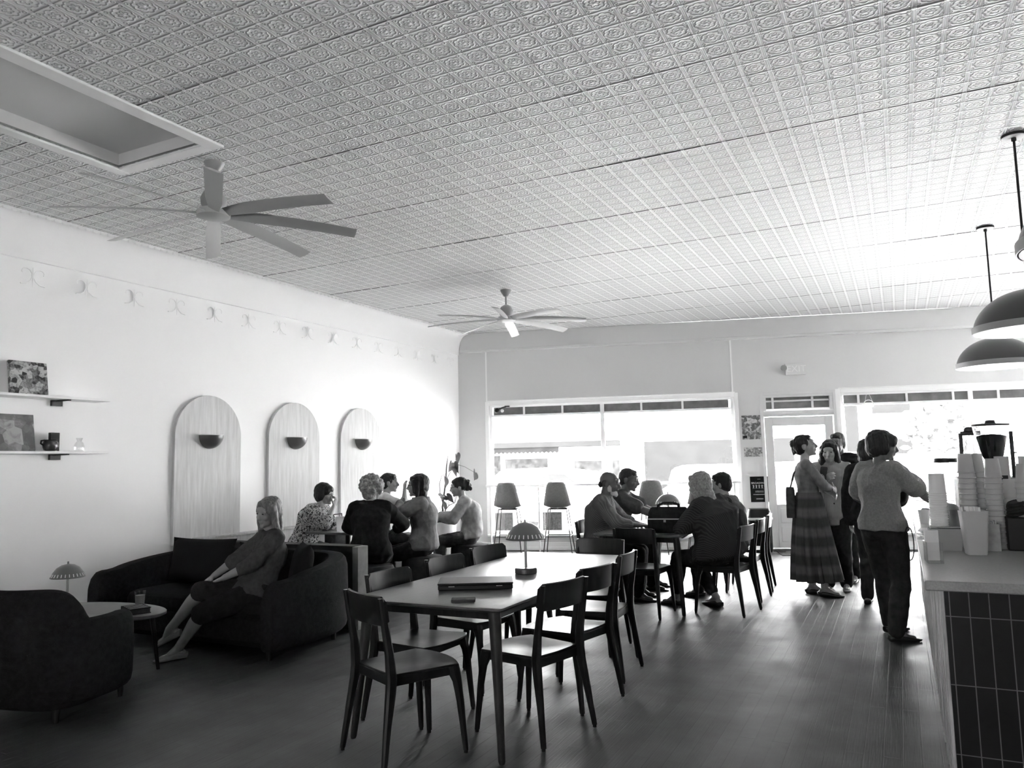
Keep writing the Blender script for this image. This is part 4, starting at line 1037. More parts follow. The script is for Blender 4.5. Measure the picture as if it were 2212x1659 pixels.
for x0, x1, y0, y1 in ((-.042, .042, -.042, -.034), (-.042, .042, .034, .042), (-.042, -.034, -.034, .034), (.034, .042, -.034, .034)): s.span((x0, y0, 0), (x1, y1, .145))
s.span((-.034, -.034, 0), (.034, .034, .008)); s.build('box', WICK, t, bevel=.002)
s = MB()
for k in range(6): s.span((-.028 + .01 * k, -.028, .008), (-.021 + .01 * k, .028, .15 + .006 * (k % 3)))
s.build('sachets', CUPM, t, smooth=0)
t = thing('lid_caddy', 'black caddy filled with black cup lids at the right edge', 'caddy', (.63, 5.04, CT))
s = MB(); s.span((-.145, -.12, 0), (.30, .12, .175)); s.build('caddy', BLACK, t, bevel=.006)
ld = None
for r_ in range(3):
    for k in range(7):
        l = 'black cup lid heaped on the black caddy'
        if ld is None:
            s = MB(); s.lathe([(.048, 0), (.050, .003), (.047, .010), (.040, .018), (.036, .014), (.002, .014)], n=24); ld = s.build('drink_cover', BLACK); tag(ld, l, 'lid', 'black lids on the caddy'); o = ld
        else: o = dup(ld, (0, 0, 0))
        o.location = (.545 + .10 * r_, 4.99 + .012 * (k % 2), CT + .19 + .0085 * k + .003 * r_); o.rotation_euler = (R(10 + 5 * (k % 2)), R(-14 + 9 * r_), 0)
t = thing('card_reader', 'dark card reader lying on the far part of counter', 'card reader', (.25, 7.55, CT), R(20))
s = MB(); s.loft([[(q[0], q[1], z) for q in rrect(w, d, .02)] for w, d, z in ((.17, .30, 0), (.17, .30, .035), (.15, .27, .055))]); s.build('body', BLACK, t)
s = MB(); s.box((0, .05, .057), (.12, .10, .003)); s.build('screen', GREYM, t)
b = MB(); b.lathe([(.030, 0), (.041, .10), (.038, .10), (.027, .006), (.002, .006)], n=24); tag(b.build('cup', CUPM2, loc=(.13, 6.65, CT)), 'white cup alone near the counter edge by the customer', 'cup')
b = MB(); b.tube([(-.035 + .035 * cos(R(a)) * .9, 0, -.09 + .13 * sin(R(a))) for a in range(90, 451, 12)], .004, n=8); tag(b.build('lanyard', CDARK, loc=(.052, 6.93, .88)), 'thin dark lanyard loop hanging from the counter edge', 'lanyard')

# ================================================================== OUTSIDE
b = MB(); b.prism([(-40, 5), (40, 5), (40, 60), (-40, 60)], -.32, -.2, 'z'); struct(b.build('ground', ASPH, smooth=0))
b = MB(); b.span((-30, .262, -.2), (30, 3.2, -.02)); struct(wob(b.build('pavement', PAVE, smooth=0)))
t = thing('facade', 'white shopfront with scalloped awning across the street', 'building', WO, WROT)
def fz(z): return z
s = MB(); s.span((-8.2, 15.3, 0), (2.0, 19, 5.2)); s.build('wall', FACADE, t)
s = MB(); s.span((-7.6, 14.6, 2.02), (1.3, 15.3, 2.22)); s.build('canopy', FACADE2, t, bevel=.02)
s = MB()
n_ = 26; x0, x1 = -4.9, -.9
for k in range(n_):
    xa, xb = x0 + (x1 - x0) * k / n_, x0 + (x1 - x0) * (k + 1) / n_
    s.prism([(xa, 2.02), (xb, 2.02), (xb, 1.86), ((xa + xb) / 2, 1.80), (xa, 1.86)], 14.7, 14.72, 'y')
s.build('scalloped_valance', AWN, t, smooth=0)
for x0, x1, z0, z1 in ((-7.4, -6.6, .9, 1.7), (-5.9, -5.1, .9, 1.85), (-4.9, -3.2, .9, 1.75), (-3.0, -1.4, 1.0, 1.62), (-.4, .8, .9, 1.75), (1.0, 1.25, .5, 1.9)):
    f = MB(); f.span((x0, 15.22, z0), (x1, 15.3, z1)); f = f.build('window', FDARK, t)
t = thing('facade', 'pale building with striped upper windows on the right across street', 'building', WO, WROT)
s = MB(); s.span((2.15, 15.8, 0), (9.0, 19, 3.1)); s.build('wall', FACADE, t)
s = MB(); s.span((2.15, 15.5, .2), (7.4, 15.8, 2.15)); s.build('shop_band', FACADE2, t)
s = MB(); s.span((9.0, 15.2, 0), (14, 19, 6.0)); s.build('side_block', FACADE, t)
for x0, x1, z0, z1 in ((9.1, 9.5, 1.6, 3.2), (10.0, 11.2, 2.9, 3.3), (10.0, 11.2, 1.5, 2.0)):
    f = MB(); f.span((x0, 15.1, z0), (x1, 15.2, z1)); f.build('window', FACADE2, t)
def car(label, X, d, rz, paint):
    t = thing('car', label, 'car', wpt(X, d, -.2), rz, 'parked cars outside')
    prof = [(-2.2, .35), (-2.22, .75), (-2.1, .92), (-1.2, 1.0), (-.55, 1.46), (.2, 1.56), (1.3, 1.54), (1.95, 1.1), (2.2, .95), (2.22, .4)]
    s = MB(); rings = []
    for x, k in ((-.88, .86), (-.86, .95), (-.6, 1.0), (.6, 1.0), (.86, .95), (.88, .86)):
        rings.append([(x if z < 1.05 else x * .86, y * (k if z < 1.05 else k), .3 + (z - .3) * (k if z > 1 else 1)) for y, z in prof])
    s.loft(rings); s.build('body', paint, t, bevel=.04)
    s = MB(); s.prism([(-1.1, 1.02), (-.5, 1.42), (1.25, 1.44), (1.75, 1.05)], -.79, .79, 'x'); s.build('side_windows', CARG, t)
    s = MB(); s._add([(-.7, -1.16, 1.04), (.7, -1.16, 1.04), (.62, -.60, 1.46), (-.62, -.60, 1.46)], [(0, 1, 2, 3)]); s.build('windscreen', CARG, t)
    for sx in (-1, 1):
        for y in (-1.4, 1.4):
            s = MB(); s.lathe([(.2, -.1), (.33, -.09), (.33, .09), (.2, .1)], (sx * .82, y, .33), n=24, rot=M.Rotation(R(90), 3, 'Y')); s.build('wheel', TYRE, t)
car('white car parked outside, middle of the left window', -5.75, -4.6, WROT + R(68), CARP)
car('silver car parked outside at the right of the left window', -2.35, -4.4, WROT + R(12), CARP2)
car('white car parked outside, far left of the left window', -11.2, -5.6, WROT + R(50), CARP)
car('white car parked outside, seen through the door glass', .6, -9.2, WROT + R(75), CARP)
for x, l in ((-6.62, 'grey hatched news box outside below the left window'), (-5.75, 'grey slatted news box outside, second under the left window'),):
    p = wpt(x + .25, -1.0, -.02); b = thing('news_box', l, 'news box', p, WROT)
    s = MB(); s.span((-.22, -.16, .08), (.22, .16, .66)); s.build('cabinet', CARP2, b, bevel=.02)
    s = MB(); s.span((-.17, -.175, .14), (.17, -.16, .60)); s.build('front', BOOTH, b)
    s = MB(); s.span((-.2, -.14, 0), (.2, .14, .08)); s.build('foot', TYRE, b)
t = thing('street_tree', 'leafy street tree beyond the right hand window', 'tree', V((1.05, 24.5, -.2)))
s = MB(); s.tube([(0, 0, 0), (.03, 0, 1.0), (0, .05, 2.4)], [.09, .07, .05], n=10); s.build('trunk', STEM, t)
rnd = random.Random(11); s = MB()
for k in range(260):
    a, e, rr_ = rnd.uniform(0, 2 * pi), rnd.uniform(-1, 1), rnd.uniform(.3, 1) ** .5
    c = V((1.15 * rr_ * cos(a) * sqrt(1 - e * e), .9 * rr_ * sin(a) * sqrt(1 - e * e), 2.3 + .95 * rr_ * e))
    s.blob(c, (rnd.uniform(.06, .15), rnd.uniform(.06, .15), rnd.uniform(.03, .07)), M.Rotation(rnd.uniform(0, 3), 3, 'X'), n=6, m=4)
s.build('foliage', TREEL, t, smooth=0)

# ================================================================== PEOPLE
def rotz(a): return M.Rotation(R(a), 3, 'Z')
def ik(a, t, l1, l2, pole):
    """middle joint of a two-bone limb from a to t, bent towards pole"""
    d = t - a; L = min(d.length, (l1 + l2) * .998); d.normalize(); t2 = a + d * L
    c = (l1 * l1 + L * L - l2 * l2) / (2 * L); h = sqrt(max(0.0, l1 * l1 - c * c))
    p = V(pole); p = p - d * p.dot(d)
    if p.length < 1e-4: p = V((0, 1, 0)) - d * d.y
    return a + d * c + p.normalized() * h, t2

def hand(mb, w, d, nrm, side, curl=25, s=1.0):
    """palm with four jointed fingers of unequal length and a side thumb; nrm = palm side"""
    d = d.normalized(); nrm = (nrm - d * nrm.dot(d)).normalized(); x = d.cross(nrm) * side   # x towards the thumb
    def ring(c, hw, ht): return [c + x * (hw * cos(2 * pi * j / 12)) + nrm * (ht * sin(2 * pi * j / 12)) for j in range(12)]
    mb.loft([ring(w - d * .012 * s, .024 * s, .020 * s), ring(w + d * .02 * s, .033 * s, .018 * s), ring(w + d * .055 * s, .041 * s, .016 * s), ring(w + d * .085 * s, .041 * s, .014 * s), ring(w + d * .095 * s, .034 * s, .010 * s)])
    for i, (off, ln, st) in enumerate(((.031, .072, .086), (.011, .082, .091), (-.010, .076, .089), (-.030, .060, .082))):
        p = w + d * st * s + x * off * s; dd = d + x * off * 1.2; dd.normalize()
        for k, (f, r0, r1) in enumerate(((.45, .0098, .0092), (.31, .0092, .0085), (.24, .0085, .0068))):
            ang = R(curl * (.55, 1.0, .8)[k] + 3 * i); dd = (dd * cos(ang) + nrm * sin(ang)).normalized()
            q = p + dd * ln * f * s; mb.cap(p, q, r0 * s, r1 * s, n=8); p = q
    p = w + d * .025 * s + x * .030 * s; dd = (d * .62 + x * .68 + nrm * .35).normalized()
    for f, r0, r1 in ((.042, .013, .0115), (.032, .0108, .0095), (.024, .0095, .0075)):
        q = p + dd * f * s; mb.cap(p, q, r0 * s, r1 * s, n=8); p = q; dd = (dd + d * .35 + nrm * .10).normalized()

def person(label, loc, face, height=1.70, seat=None, lean=0, side=0, twist=0, slouch=.02, head=(0, 0, 0), hands=None, feet=None, poles=None, knees=None,
           fat=1.0, skin=SKIN, top=None, top_len=.0, sleeve=1.0, top_infl=.016, trousers=None, leg_len=1.0, leg_infl=.014, skirt=None, hair=None, shoes=SHOE, curls=(25, 25), palm=(None, None), extras=None, wrk=.010, male=False):
    s = height / 1.70; hs = s * 1.07
    root_loc = V(loc); Rz = rotz(face - 90)
    hip_z = (seat + .085 * s) if seat is not None else .905 * s
    P = V((0, 0, hip_z))
    T = M.Rotation(R(-lean), 3, 'X') @ M.Rotation(R(side), 3, 'Y')
    upv = T @ V((0, 0, 1)); L = .535 * s
    def spine(t):
        f = T @ V((0, 1, 0)); return P + upv * (L * t) - f * (slouch * 4 * t * (1 - t)) 
    Nn = spine(1.0)
    def fr(t):
        a = twist * max(0, min(1, t)); q = T @ rotz(a); return q @ V((1, 0, 0)), q @ V((0, 1, 0))
    rt, ft = fr(1.0)
    hy, hp, hr = head
    HR = M.Rotation(R(-lean * .35), 3, 'X') @ M.Rotation(R(side * .5), 3, 'Y') @ rotz(twist + hy) @ M.Rotation(R(-hp), 3, 'X') @ M.Rotation(R(hr), 3, 'Y')
    Hc = Nn + (T @ rotz(twist)) @ V((0, .015, .055)) * s + HR @ V((0, .022, .105)) * s
    hw = (.168 if male else .150) * s * (.75 + .25 * fat)
    # widths of the trunk: t along the spine, half width, half depth
    prof = [(-.17, .10, .085), (-.10, .150, .115), (0, .172, .125), (.12, .165, .118), (.30, .142, .104), (.42, .134, .100), (.60, .150, .115), (.75, .160, .118), (.87, .150, .100), (.95, .105, .075), (1.0, .065, .060)]
    if male: prof = [(t, w * (.93 if t < .35 else 1.06), d) for t, w, d in prof]
    def trunk(mb, infl, t0, t1, flare=0.0, n=20):
        rings = []; ts = [t0] + [p[0] for p in prof if t0 < p[0] < t1] + [t1]
        for t in ts:
            for a, c in zip(prof, prof[1:]):
                if a[0] <= t <= c[0]: k = (t - a[0]) / (c[0] - a[0]); w = a[1] + (c[1] - a[1]) * k; d = a[2] + (c[2] - a[2]) * k; break
            else: w, d = (prof[0] if t < prof[0][0] else prof[-1])[1:]
            ff = 1 + (fat - 1) * (1.0 if .0 <= t <= .8 else .6); fl = flare * max(0, (.35 - t) / .5)
            r, f = fr(t); c0 = spine(t); w = w * s * ff + infl + fl; d = d * s * (1 + (ff - 1) * 1.3) + infl + fl
            belly = f * (.05 * (fat - 1) * s if .1 < t < .7 else 0)
            ring = []
            for j in range(n):
                a = 2 * pi * j / n; ca, sa = cos(a), sin(a)
                ring.append(c0 + belly + r * (w * math.copysign(abs(ca) ** .85, ca)) + f * (d * math.copysign(abs(sa) ** .9, sa)))
            rings.append(ring)
        mb.loft(rings)
    sh = [spine(.915) + rt * (q * hw) for q in (-1, 1)]
    hips = [P + V((q * .088 * s * (1 + .4 * (fat - 1)), 0, -.01)) for q in (-1, 1)]
    ua, fa, th, sn = .285 * s, .25 * s, .425 * s, .405 * s
    hands = hands or {}; feet = feet or {}; poles = poles or {}; knees = knees or {}
    arms = []; legs = []
    for i, q in enumerate((-1, 1)):
        tgt = V(hands.get(i, tuple(sh[i] + V((q * .07, .04, -.52 * s)))))
        pole = V(poles.get(i, (q * .6, -.5, -.6)))
        e, w = ik(sh[i], tgt, ua, fa, pole); arms.append((sh[i], e, w))
        f0 = V(feet.get(i, ((q * .10 * s, .02, .085) if seat is None else (q * .11 * s, .40 * s, .085))))
        k, an = ik(hips[i], f0, th, sn, V(knees.get(i, (q * .08, 1, .25)))); legs.append((hips[i], k, an))
    # ---- the body, one continuous skin
    b = MB(); trunk(b, 0, -.17, 1.0)
    for i, q in enumerate((-1, 1)):
        a, e, w = arms[i]; af = .85 + .15 * fat if not male else .95 + .15 * fat
        b.cap(spine(.93) + rt * (q * .05 * s), a, .058 * s * af, .060 * s * af)
        b.cap(a, e, .054 * s * af, .041 * s * af, mid=[(.35, .050 * s * af)]); b.cap(e, w, .041 * s * af, .026 * s, mid=[(.3, .041 * s * af)])
        dd = (w - e).normalized(); pn = palm[i]; pn = V(pn) if pn is not None else V((-q * .6, 0, -.8))
        hd = dd
        hand(b, w, hd, pn, q * (1 if True else -1), curls[i], s * (1.08 if male else 1.0))
        h, k, an = legs[i]; lf = .7 + .3 * fat
        b.cap(h, k, .084 * s * lf, .056 * s * lf, mid=[(.25, .082 * s * lf), (.7, .064 * s * lf)]); b.cap(k, an, .054 * s * lf, .038 * s, mid=[(.3, .056 * s * lf), (.75, .040 * s)])
        fd = V(((feet.get(('d', i)) or (q * .18, 1, 0)))).normalized(); fz = V(feet.get(('u', i), (0, 0, 1)))
        b.cap(an - fd * .03 * s - fz * .045 * s, an + fd * .13 * s - fz * .062 * s, .036 * s, .026 * s)
        b.cap(an, an + fd * .07 * s - fz * .05 * s, .037 * s, .032 * s)
    def hb(mb, c, r, rot=None): mb.blob(Hc + HR @ (V(c) * hs), tuple(x * hs for x in r), HR @ rot if rot else HR, n=18, m=12)
    def hc(mb, a, c, r0, r1): mb.cap(Hc + HR @ (V(a) * hs), Hc + HR @ (V(c) * hs), r0 * hs, r1 * hs, n=12)
    nk = .056 if male else .049
    b.cap(Nn - upv * .03 * s, Hc + HR @ (V((0, -.022, -.055)) * s), nk * 1.12 * s, nk * s)
    hb(b, (0, -.018, .032), (.074, .094, .084)); hb(b, (0, .026, -.012), (.061, .066, .086)); hb(b, (0, .034, -.062), (.050, .050, .044)); hb(b, (0, .070, -.090), (.022, .019, .019))
    hb(b, (0, .074, .040), (.052, .022, .026))
    hc(b, (0, .088, .022), (0, .110, -.022), .0085, .0125); hb(b, (0, .100, -.029), (.0165, .013, .009))
    for q in (-1, 1):
        hb(b, (q * .030, .082, .030), (.022, .011, .008)); hb(b, (q * .036, .062, -.022), (.026, .024, .024)); hb(b, (q * .077, -.012, -.006), (.011, .021, .032))
        hb(b, (q * .031, .078, .010), (.016, .012, .010))
    hb(b, (0, .089, -.049), (.023, .011, .0055)); hb(b, (0, .086, -.060), (.020, .011, .007))
    body = baked(b, 'person', skin, None, voxel=.0068, smooth=2)
    tag(body, label, 'person')
    # ---- eyes
    for q in (-1, 1):
        e = MB(); e.blob(Hc + HR @ (V((q * .031, .0885, .011)) * hs), tuple(x * hs for x in (.0105, .004, .0045)), HR, n=10, m=6); e.build('eye', EYE, body)
    # ---- clothing
    if trousers:
        m = MB(); ff = fat
        trunk(m, leg_infl, -.17, .20)
        for h, k, an in legs:
            e = k + (an - k) * leg_len; lf = .7 + .3 * fat
            m.cap(h, k, .086 * s * lf + leg_infl, .060 * s * lf + leg_infl, mid=[(.25, .085 * s * lf + leg_infl), (.7, .068 * s * lf + leg_infl)])
            m.cap(k, e, .058 * s * lf + leg_infl, .046 * s + leg_infl, mid=[(.3, .058 * s * lf + leg_infl)])
        baked(m, 'trousers', trousers, body, voxel=.011, smooth=3, wrinkle=wrk * .8, wscale=.09)
    if skirt:
        m_, z1 = skirt; m = MB(); rings = []
        for i in range(25):
            t = i / 24; c = spine(.37) * (1 - t) + V((P.x + .03 * t, P.y + .03 * t, z1)) * t; ring = []
            for j in range(120):
                a = 2 * pi * j / 120; base = .146 * s + .146 * t ** .75; pl = (.0015 + .030 * t) * (sin(a * 13 + .7 * sin(a * 3)) + .35 * sin(a * 29 + 1.3))
                ring.append(c + V((cos(a) * (base * 1.02 + pl), sin(a) * (base * .86 + pl), 0)))
            rings.append(ring)
        m.loft(rings); m.build('skirt', m_, body, smooth=60)
    if top:
        m = MB(); trunk(m, top_infl, top_len, .985, flare=.02)
        for i, q in enumerate((-1, 1)):
            a, e, w = arms[i]; af = (.85 + .15 * fat if not male else .95 + .15 * fat)
            m.cap(spine(.93) + rt * (q * .05 * s), a, .058 * s * af + top_infl, .060 * s * af + top_infl)
            if sleeve > .5:
                m.cap(a, e, .056 * s * af + top_infl, .046 * s * af + top_infl)
                t = (sleeve - .5) / .5; m.cap(e, e + (w - e) * t, .046 * s * af + top_infl, .034 * s + top_infl + .012 * (1 - t), mid=[(.4, .045 * s * af + top_infl)])
            else:
                m.cap(a, a + (e - a) * sleeve * 2, .058 * s * af + top_infl, .054 * s * af + top_infl * 1.3)
        baked(m, 'top', top, body, voxel=.0115, smooth=3, wrinkle=wrk, wscale=.10)
    if shoes:
        for i, q in enumerate((-1, 1)):
            an = legs[i][2]; fd = V(((feet.get(('d', i)) or (q * .18, 1, 0)))).normalized(); fz = V(feet.get(('u', i), (0, 0, 1))).normalized(); sx = fd.cross(fz).normalized()
            sole = an - fz * .085 * s; m = MB(); rings = []
            for t, w, h, zz in ((-.075, .018, .028, .022), (-.06, .034, .050, 0), (-.02, .038, .062, 0), (.04, .038, .056, 0), (.09, .045, .040, 0), (.14, .046, .030, 0), (.175, .036, .022, 0), (.195, .016, .014, .006)):
                ring = []
                for j in range(14):
                    a = 2 * pi * j / 14; ca, sa = cos(a), sin(a)
                    ring.append(sole + fd * t * s + sx * (w * s * math.copysign(abs(ca) ** .7, ca)) + fz * ((zz + h * (.5 + .5 * math.copysign(abs(sa) ** .7, sa))) * s))
                rings.append(ring)
            m.loft(rings); m.build('shoe', shoes, body, smooth=60)
    # ---- hair
    if hair:
        kind, hm = hair[:2]; m = MB()
        if kind in ('short', 'crop', 'bun', 'bob', 'long', 'curly', 'side'):
            k = {'crop': 1.0, 'short': 1.06, 'bun': 1.04, 'bob': 1.18, 'long': 1.10, 'curly': 1.2, 'side': 1.20}[kind]
            hb(m, (0, -.026, .042), (.078 * k, .092 * k, .084 * k)); hb(m, (0, -.055, -.005), (.072 * k, .062 * k, .075 * k)); hb(m, (0, .030, .082), (.060 * k, .050, .034))
        if kind == 'short':
            for q in (-1, 1): hb(m, (q * .068, -.02, .0), (.018, .034, .045))
            hb(m, (0, -.07, -.05), (.055, .032, .036))
            if len(hair) > 2: hb(m, (.02, .060, .070), (.056, .040, .032))
        if kind == 'side':
            for q in (-1, 1): hb(m, (q * .070, -.012, -.01), (.022, .050, .060))
            hb(m, (0, -.065, -.045), (.066, .045, .045)); hb(m, (.01, .066, .066), (.060, .042, .036)); hb(m, (.05, .06, .04), (.026, .034, .036))
        if kind == 'bob':
            for q in (-1, 1): hc(m, (q * .070, -.005, .03), (q * .078, .0, -.115), .032, .024); hc(m, (q * .066, .045, .06), (q * .074, .038, -.06), .022, .018)
            hb(m, (0, -.06, -.07), (.080, .048, .075))
        if kind == 'long':
            for q in (-1, 1): hc(m, (q * .068, .015, .05), (q * .086, .0, -.13), .030, .032); hc(m, (q * .086, .0, -.13), (q * .082, hair[2] if len(hair) > 2 else .035, -.29), .032, .022)
            for q in (-1, 1): hc(m, (q * .018, .058, .088), (q * .066, .042, .02), .024, .022)
            hb(m, (0, -.06, -.08), (.078, .046, .11)); hc(m, (0, -.06, -.10), (0, -.085, -.26), .066, .05)
        if kind == 'curly':
            rnd = random.Random(4)
            for q in range(70):
                a, e = rnd.uniform(0, 2 * pi), rnd.uniform(-.75, 1); rr_ = sqrt(1 - e * e)
                pt = V((.102 * rr_ * cos(a), -.024 + .114 * rr_ * sin(a), .040 + .104 * e))
                if pt.y > .05 and pt.z < .05: continue
                hb(m, tuple(pt), (.026, .026, .024))
            hb(m, (0, -.072, -.06), (.062, .04, .05))
        if kind == 'bun':
            hb(m, (0, -.112, .030) if len(hair) < 3 else hair[2], (.040, .036, .040)); hb(m, (0, -.09, .005), (.045, .03, .04))
            if len(hair) > 3: hc(m, (0, -.118, .03), (.0, -.128, -.055), .018, .012); hc(m, (0, -.118, .03), (.012, -.112, -.045), .014, .008)
        if kind == 'messy':
            hb(m, (0, -.028, .044), (.088, .102, .092)); rnd = random.Random(9)
            for q in range(26): hb(m, (rnd.uniform(-.05, .05), -.115 + rnd.uniform(-.035, .035), .015 + rnd.uniform(-.06, .06)), (.026, .026, .026))
            hb(m, (0, .030, .082), (.060, .050, .034))
        if kind == 'fringe':
            hb(m, (0, -.030, .038), (.080, .090, .080)); hb(m, (0, -.066, -.04), (.06, .036, .05))
        o = baked(m, 'hair', hm, body, voxel=.0085, smooth=2, fine=.006, wrinkle=.004 if kind not in ('crop', 'bald') else 0, wscale=.03)
    ctx = dict(Hc=Hc, HR=HR, s=hs, body=body, arms=arms, legs=legs, spine=spine, fr=fr, Nn=Nn, hb=hb, hc=hc)
    if extras: extras(ctx)
    body.matrix_world = M.Translation(root_loc) @ Rz.to_4x4()
    return body, ctx
def glasses(c):
    g = MB(); Hc, HR, s = c['Hc'], c['HR'], c['s']
    for q in (-1, 1):
        g.tube([Hc + HR @ (V((q * .032 + .024 * cos(R(a)), .102, .010 + .020 * sin(R(a)))) * s) for a in range(0, 361, 30)], .0022 * s, n=6)
        g.tube([Hc + HR @ (V(p) * s) for p in ((q * .056, .102, .014), (q * .076, .08, .014), (q * .082, -.01, .012))], .002 * s, n=6)
    g.tube([Hc + HR @ (V(p) * s) for p in ((-.008, .103, .014), (0, .106, .016), (.008, .103, .014))], .002 * s, n=6)
    g.build('glasses', BLACK, c['body'])
def beard(m_):
    def f(c):
        b = MB(); hb = c['hb']
        hb(b, (0, .046, -.078), (.047, .044, .036)); hb(b, (0, .076, -.098), (.026, .022, .024)); hb(b, (0, .093, -.040), (.024, .010, .006))
        for q in (-1, 1): hb(b, (q * .054, .012, -.045), (.012, .024, .040))
        baked(b, 'beard', m_, c['body'], voxel=.008, smooth=1, fine=.004)
        h = MB(); 
        for q in (-1, 1): hb(h, (q * .066, -.035, .0), (.014, .040, .034))
        hb(h, (0, -.09, -.02), (.06, .026, .036)); baked(h, 'hair', CMID, c['body'], voxel=.008, smooth=2, fine=.003)
    return f
def collar(m_, r=.075):
    def f(c):
        b = MB(); n = c['Nn']; s = c['s']; r_, f_ = c['fr'](1.0); upv = r_.cross(f_)
        rings = []
        for z, k in ((-.035, 1.30), (.0, 1.08), (.032, 1.0), (.028, .90), (-.02, .92)):
            rings.append([n + upv * z * s + r_ * (r * k * s * cos(2 * pi * j / 24)) + f_ * (r * .95 * k * s * sin(2 * pi * j / 24)) for j in range(24)])
        b.loft(rings, cap=False); b.build('collar', m_, c['body'], smooth=60)
    return f
def many(*fs):
    def f(c):
        for q in fs: q(c)
    return f

# -- lounge
person('woman with fair straight hair sitting cross legged on the dark sofa', (-4.92, 4.82, 0), 238, 1.66, seat=.39, lean=-20, slouch=.07, head=(30, 14, 0), skin=SKIN,
       hands={0: (-.06, .20, .62), 1: (.16, .26, .60)}, poles={0: (-1, -.2, -.4), 1: (1, -.2, -.4)}, palm=((0, .2, -1), (0, .2, -1)), curls=(15, 15),
       feet={0: (.05, .52, .085), 1: (.10, .58, .23), ('d', 1): (.65, .7, -.45), ('u', 1): (.1, .5, .8)}, knees={0: (-.8, 1, .3), 1: (-1, .4, 1.2)},
       top=CMID, sleeve=.66, trousers=CDARK, leg_len=.02, leg_infl=.02, hair=('long', HFAIR, .02), shoes=SHOEL, fat=1.08)
# -- bench group
person('woman in floral print shirt, chin on hand, sitting on the wall bench', (-6.42, 7.16, 0), 14, 1.64, seat=.47, lean=24, slouch=.05, head=(-6, -4, 0), fat=1.12,
       hands={1: (.09, .43, 1.03), 0: (-.02, .46, .79)}, poles={1: (.6, .6, -1), 0: (-.6, .2, -1)}, curls=(20, 60), palm=((0, 0, -1), (-.3, -.8, .2)),
       top=FLORAL, sleeve=.62, top_infl=.024, trousers=CDARK, hair=('side', HDARK), skin=SKIN)
person('woman with pale curly hair and dark jacket, seen from behind on a stool', (-5.07, 6.68, 0), 122, 1.70, seat=.47, lean=6, slouch=.04, head=(-34, 5, 0), fat=1.18,
       hands={0: (-.12, .42, .80), 1: (.26, .40, .80)}, poles={0: (-1, -.3, -.6), 1: (1, -.3, -.5)}, palm=((0, 0, -1), (0, 0, -1)), feet={0: (-.13, .36, .085), 1: (.13, .34, .085)},
       top=CDARK, top_len=-.14, sleeve=1.0, top_infl=.026, trousers=CDARK, hair=('curly', HGREY), extras=many(collar(CDARK, .085), glasses), skin=SKIN)
person('woman with dark hair raising her open hand on the far wall bench', (-6.18, 8.36, 0), 34, 1.68, seat=.50, lean=8, slouch=.03, head=(-2, 0, 0),
       hands={1: (.06, .32, 1.17), 0: (-.05, .42, .79)}, poles={1: (.7, .2, -1), 0: (-.8, 0, -.8)}, curls=(20, 14), palm=((0, 0, -1), (-.6, .7, .1)),
       top=CLIGHT, sleeve=.62, trousers=CJEAN, hair=('bun', HDARK, (0, -.10, .045)), skin=SKIN)
person('woman with glasses and bobbed hair hugging her shoulder, on a round stool', (-4.95, 7.50, 0), 206, 1.68, seat=.48, lean=2, slouch=.03, head=(8, 0, 0), fat=1.12,
       hands={0: (-.02, .26, 1.04), 1: (.10, .52, .93)}, poles={0: (-1, .3, -.5), 1: (1, 0, -.8)}, palm=((.2, -1, 0), (0, 0, -1)), curls=(35, 20), feet={0: (-.13, .32, .085), 1: (.13, .38, .085)},
       top=CGREY, top_len=-.06, sleeve=1.0, top_infl=.028, trousers=CDARK, hair=('bob', HDARK), extras=many(glasses, collar(CGREY, .10)), skin=SKIN)
person('woman with messy hair bun and pale shirt sitting on round stool', (-5.20, 9.02, 0), 208, 1.64, seat=.44, lean=10, slouch=.07, head=(4, 4, 0), fat=1.08,
       hands={0: (-.10, .42, .80), 1: (.10, .44, .80)}, poles={0: (-.8, -.2, -1), 1: (.8, -.2, -1)}, palm=((0, 0, -1), (0, 0, -1)), feet={0: (-.13, .36, .085), 1: (.13, .38, .085)},
       top=CSHIRT, top_len=-.02, sleeve=.9, top_infl=.026, trousers=CMID, hair=('messy', HDARK), skin=SKIN, extras=glasses)
# -- second table
person('bald man with white beard and checked shirt at second table', (-3.02, 8.10, 0), 12, 1.74, seat=.455, lean=7, slouch=.05, head=(-4, 8, 0), fat=1.18, male=True,
       hands={0: (-.05, .42, .80), 1: (.14, .44, .80)}, poles={0: (-1, -.2, -.8), 1: (1, -.2, -.8)}, palm=((0, 0, -1), (0, 0, -1)),
       top=PLAID, top_len=.02, sleeve=.75, top_infl=.024, trousers=CJEAN, skin=SKIND, extras=many(beard(CLIGHT), collar(PLAID, .08)))
person('man with cropped hair and dark t-shirt resting his arms on second table', (-3.10, 8.83, 0), 8, 1.80, seat=.455, lean=12, slouch=.04, head=(-6, 8, 0), fat=1.14, male=True,
       hands={0: (-.02, .62, .80), 1: (.10, .64, .80)}, poles={0: (-.9, -.1, -1), 1: (.9, -.1, -1)}, palm=((0, 0, -1), (0, 0, -1)),
       top=CMID, top_len=.02, sleeve=.36, top_infl=.022, trousers=CJEAN, hair=('crop', HMID), skin=SKIND)
person('large woman with shoulder length hair and pinstripe shirt, back to the camera', (-1.66, 7.84, 0), 158, 1.72, seat=.455, lean=10, side=-6, slouch=.05, head=(6, 8, 0), fat=1.5,
       hands={0: (-.10, .42, .80), 1: (.22, .40, .80)}, poles={0: (-1, -.2, -.7), 1: (1, -.2, -.7)}, palm=((0, 0, -1), (0, 0, -1)),
       feet={0: (-.06, .52, .085), 1: (.16, .18, .085)}, top=PIN, top_len=-.06, sleeve=.85, top_infl=.032, trousers=CJEAN, leg_len=.78, hair=('long', HGREY, -.02), skin=SKIN)
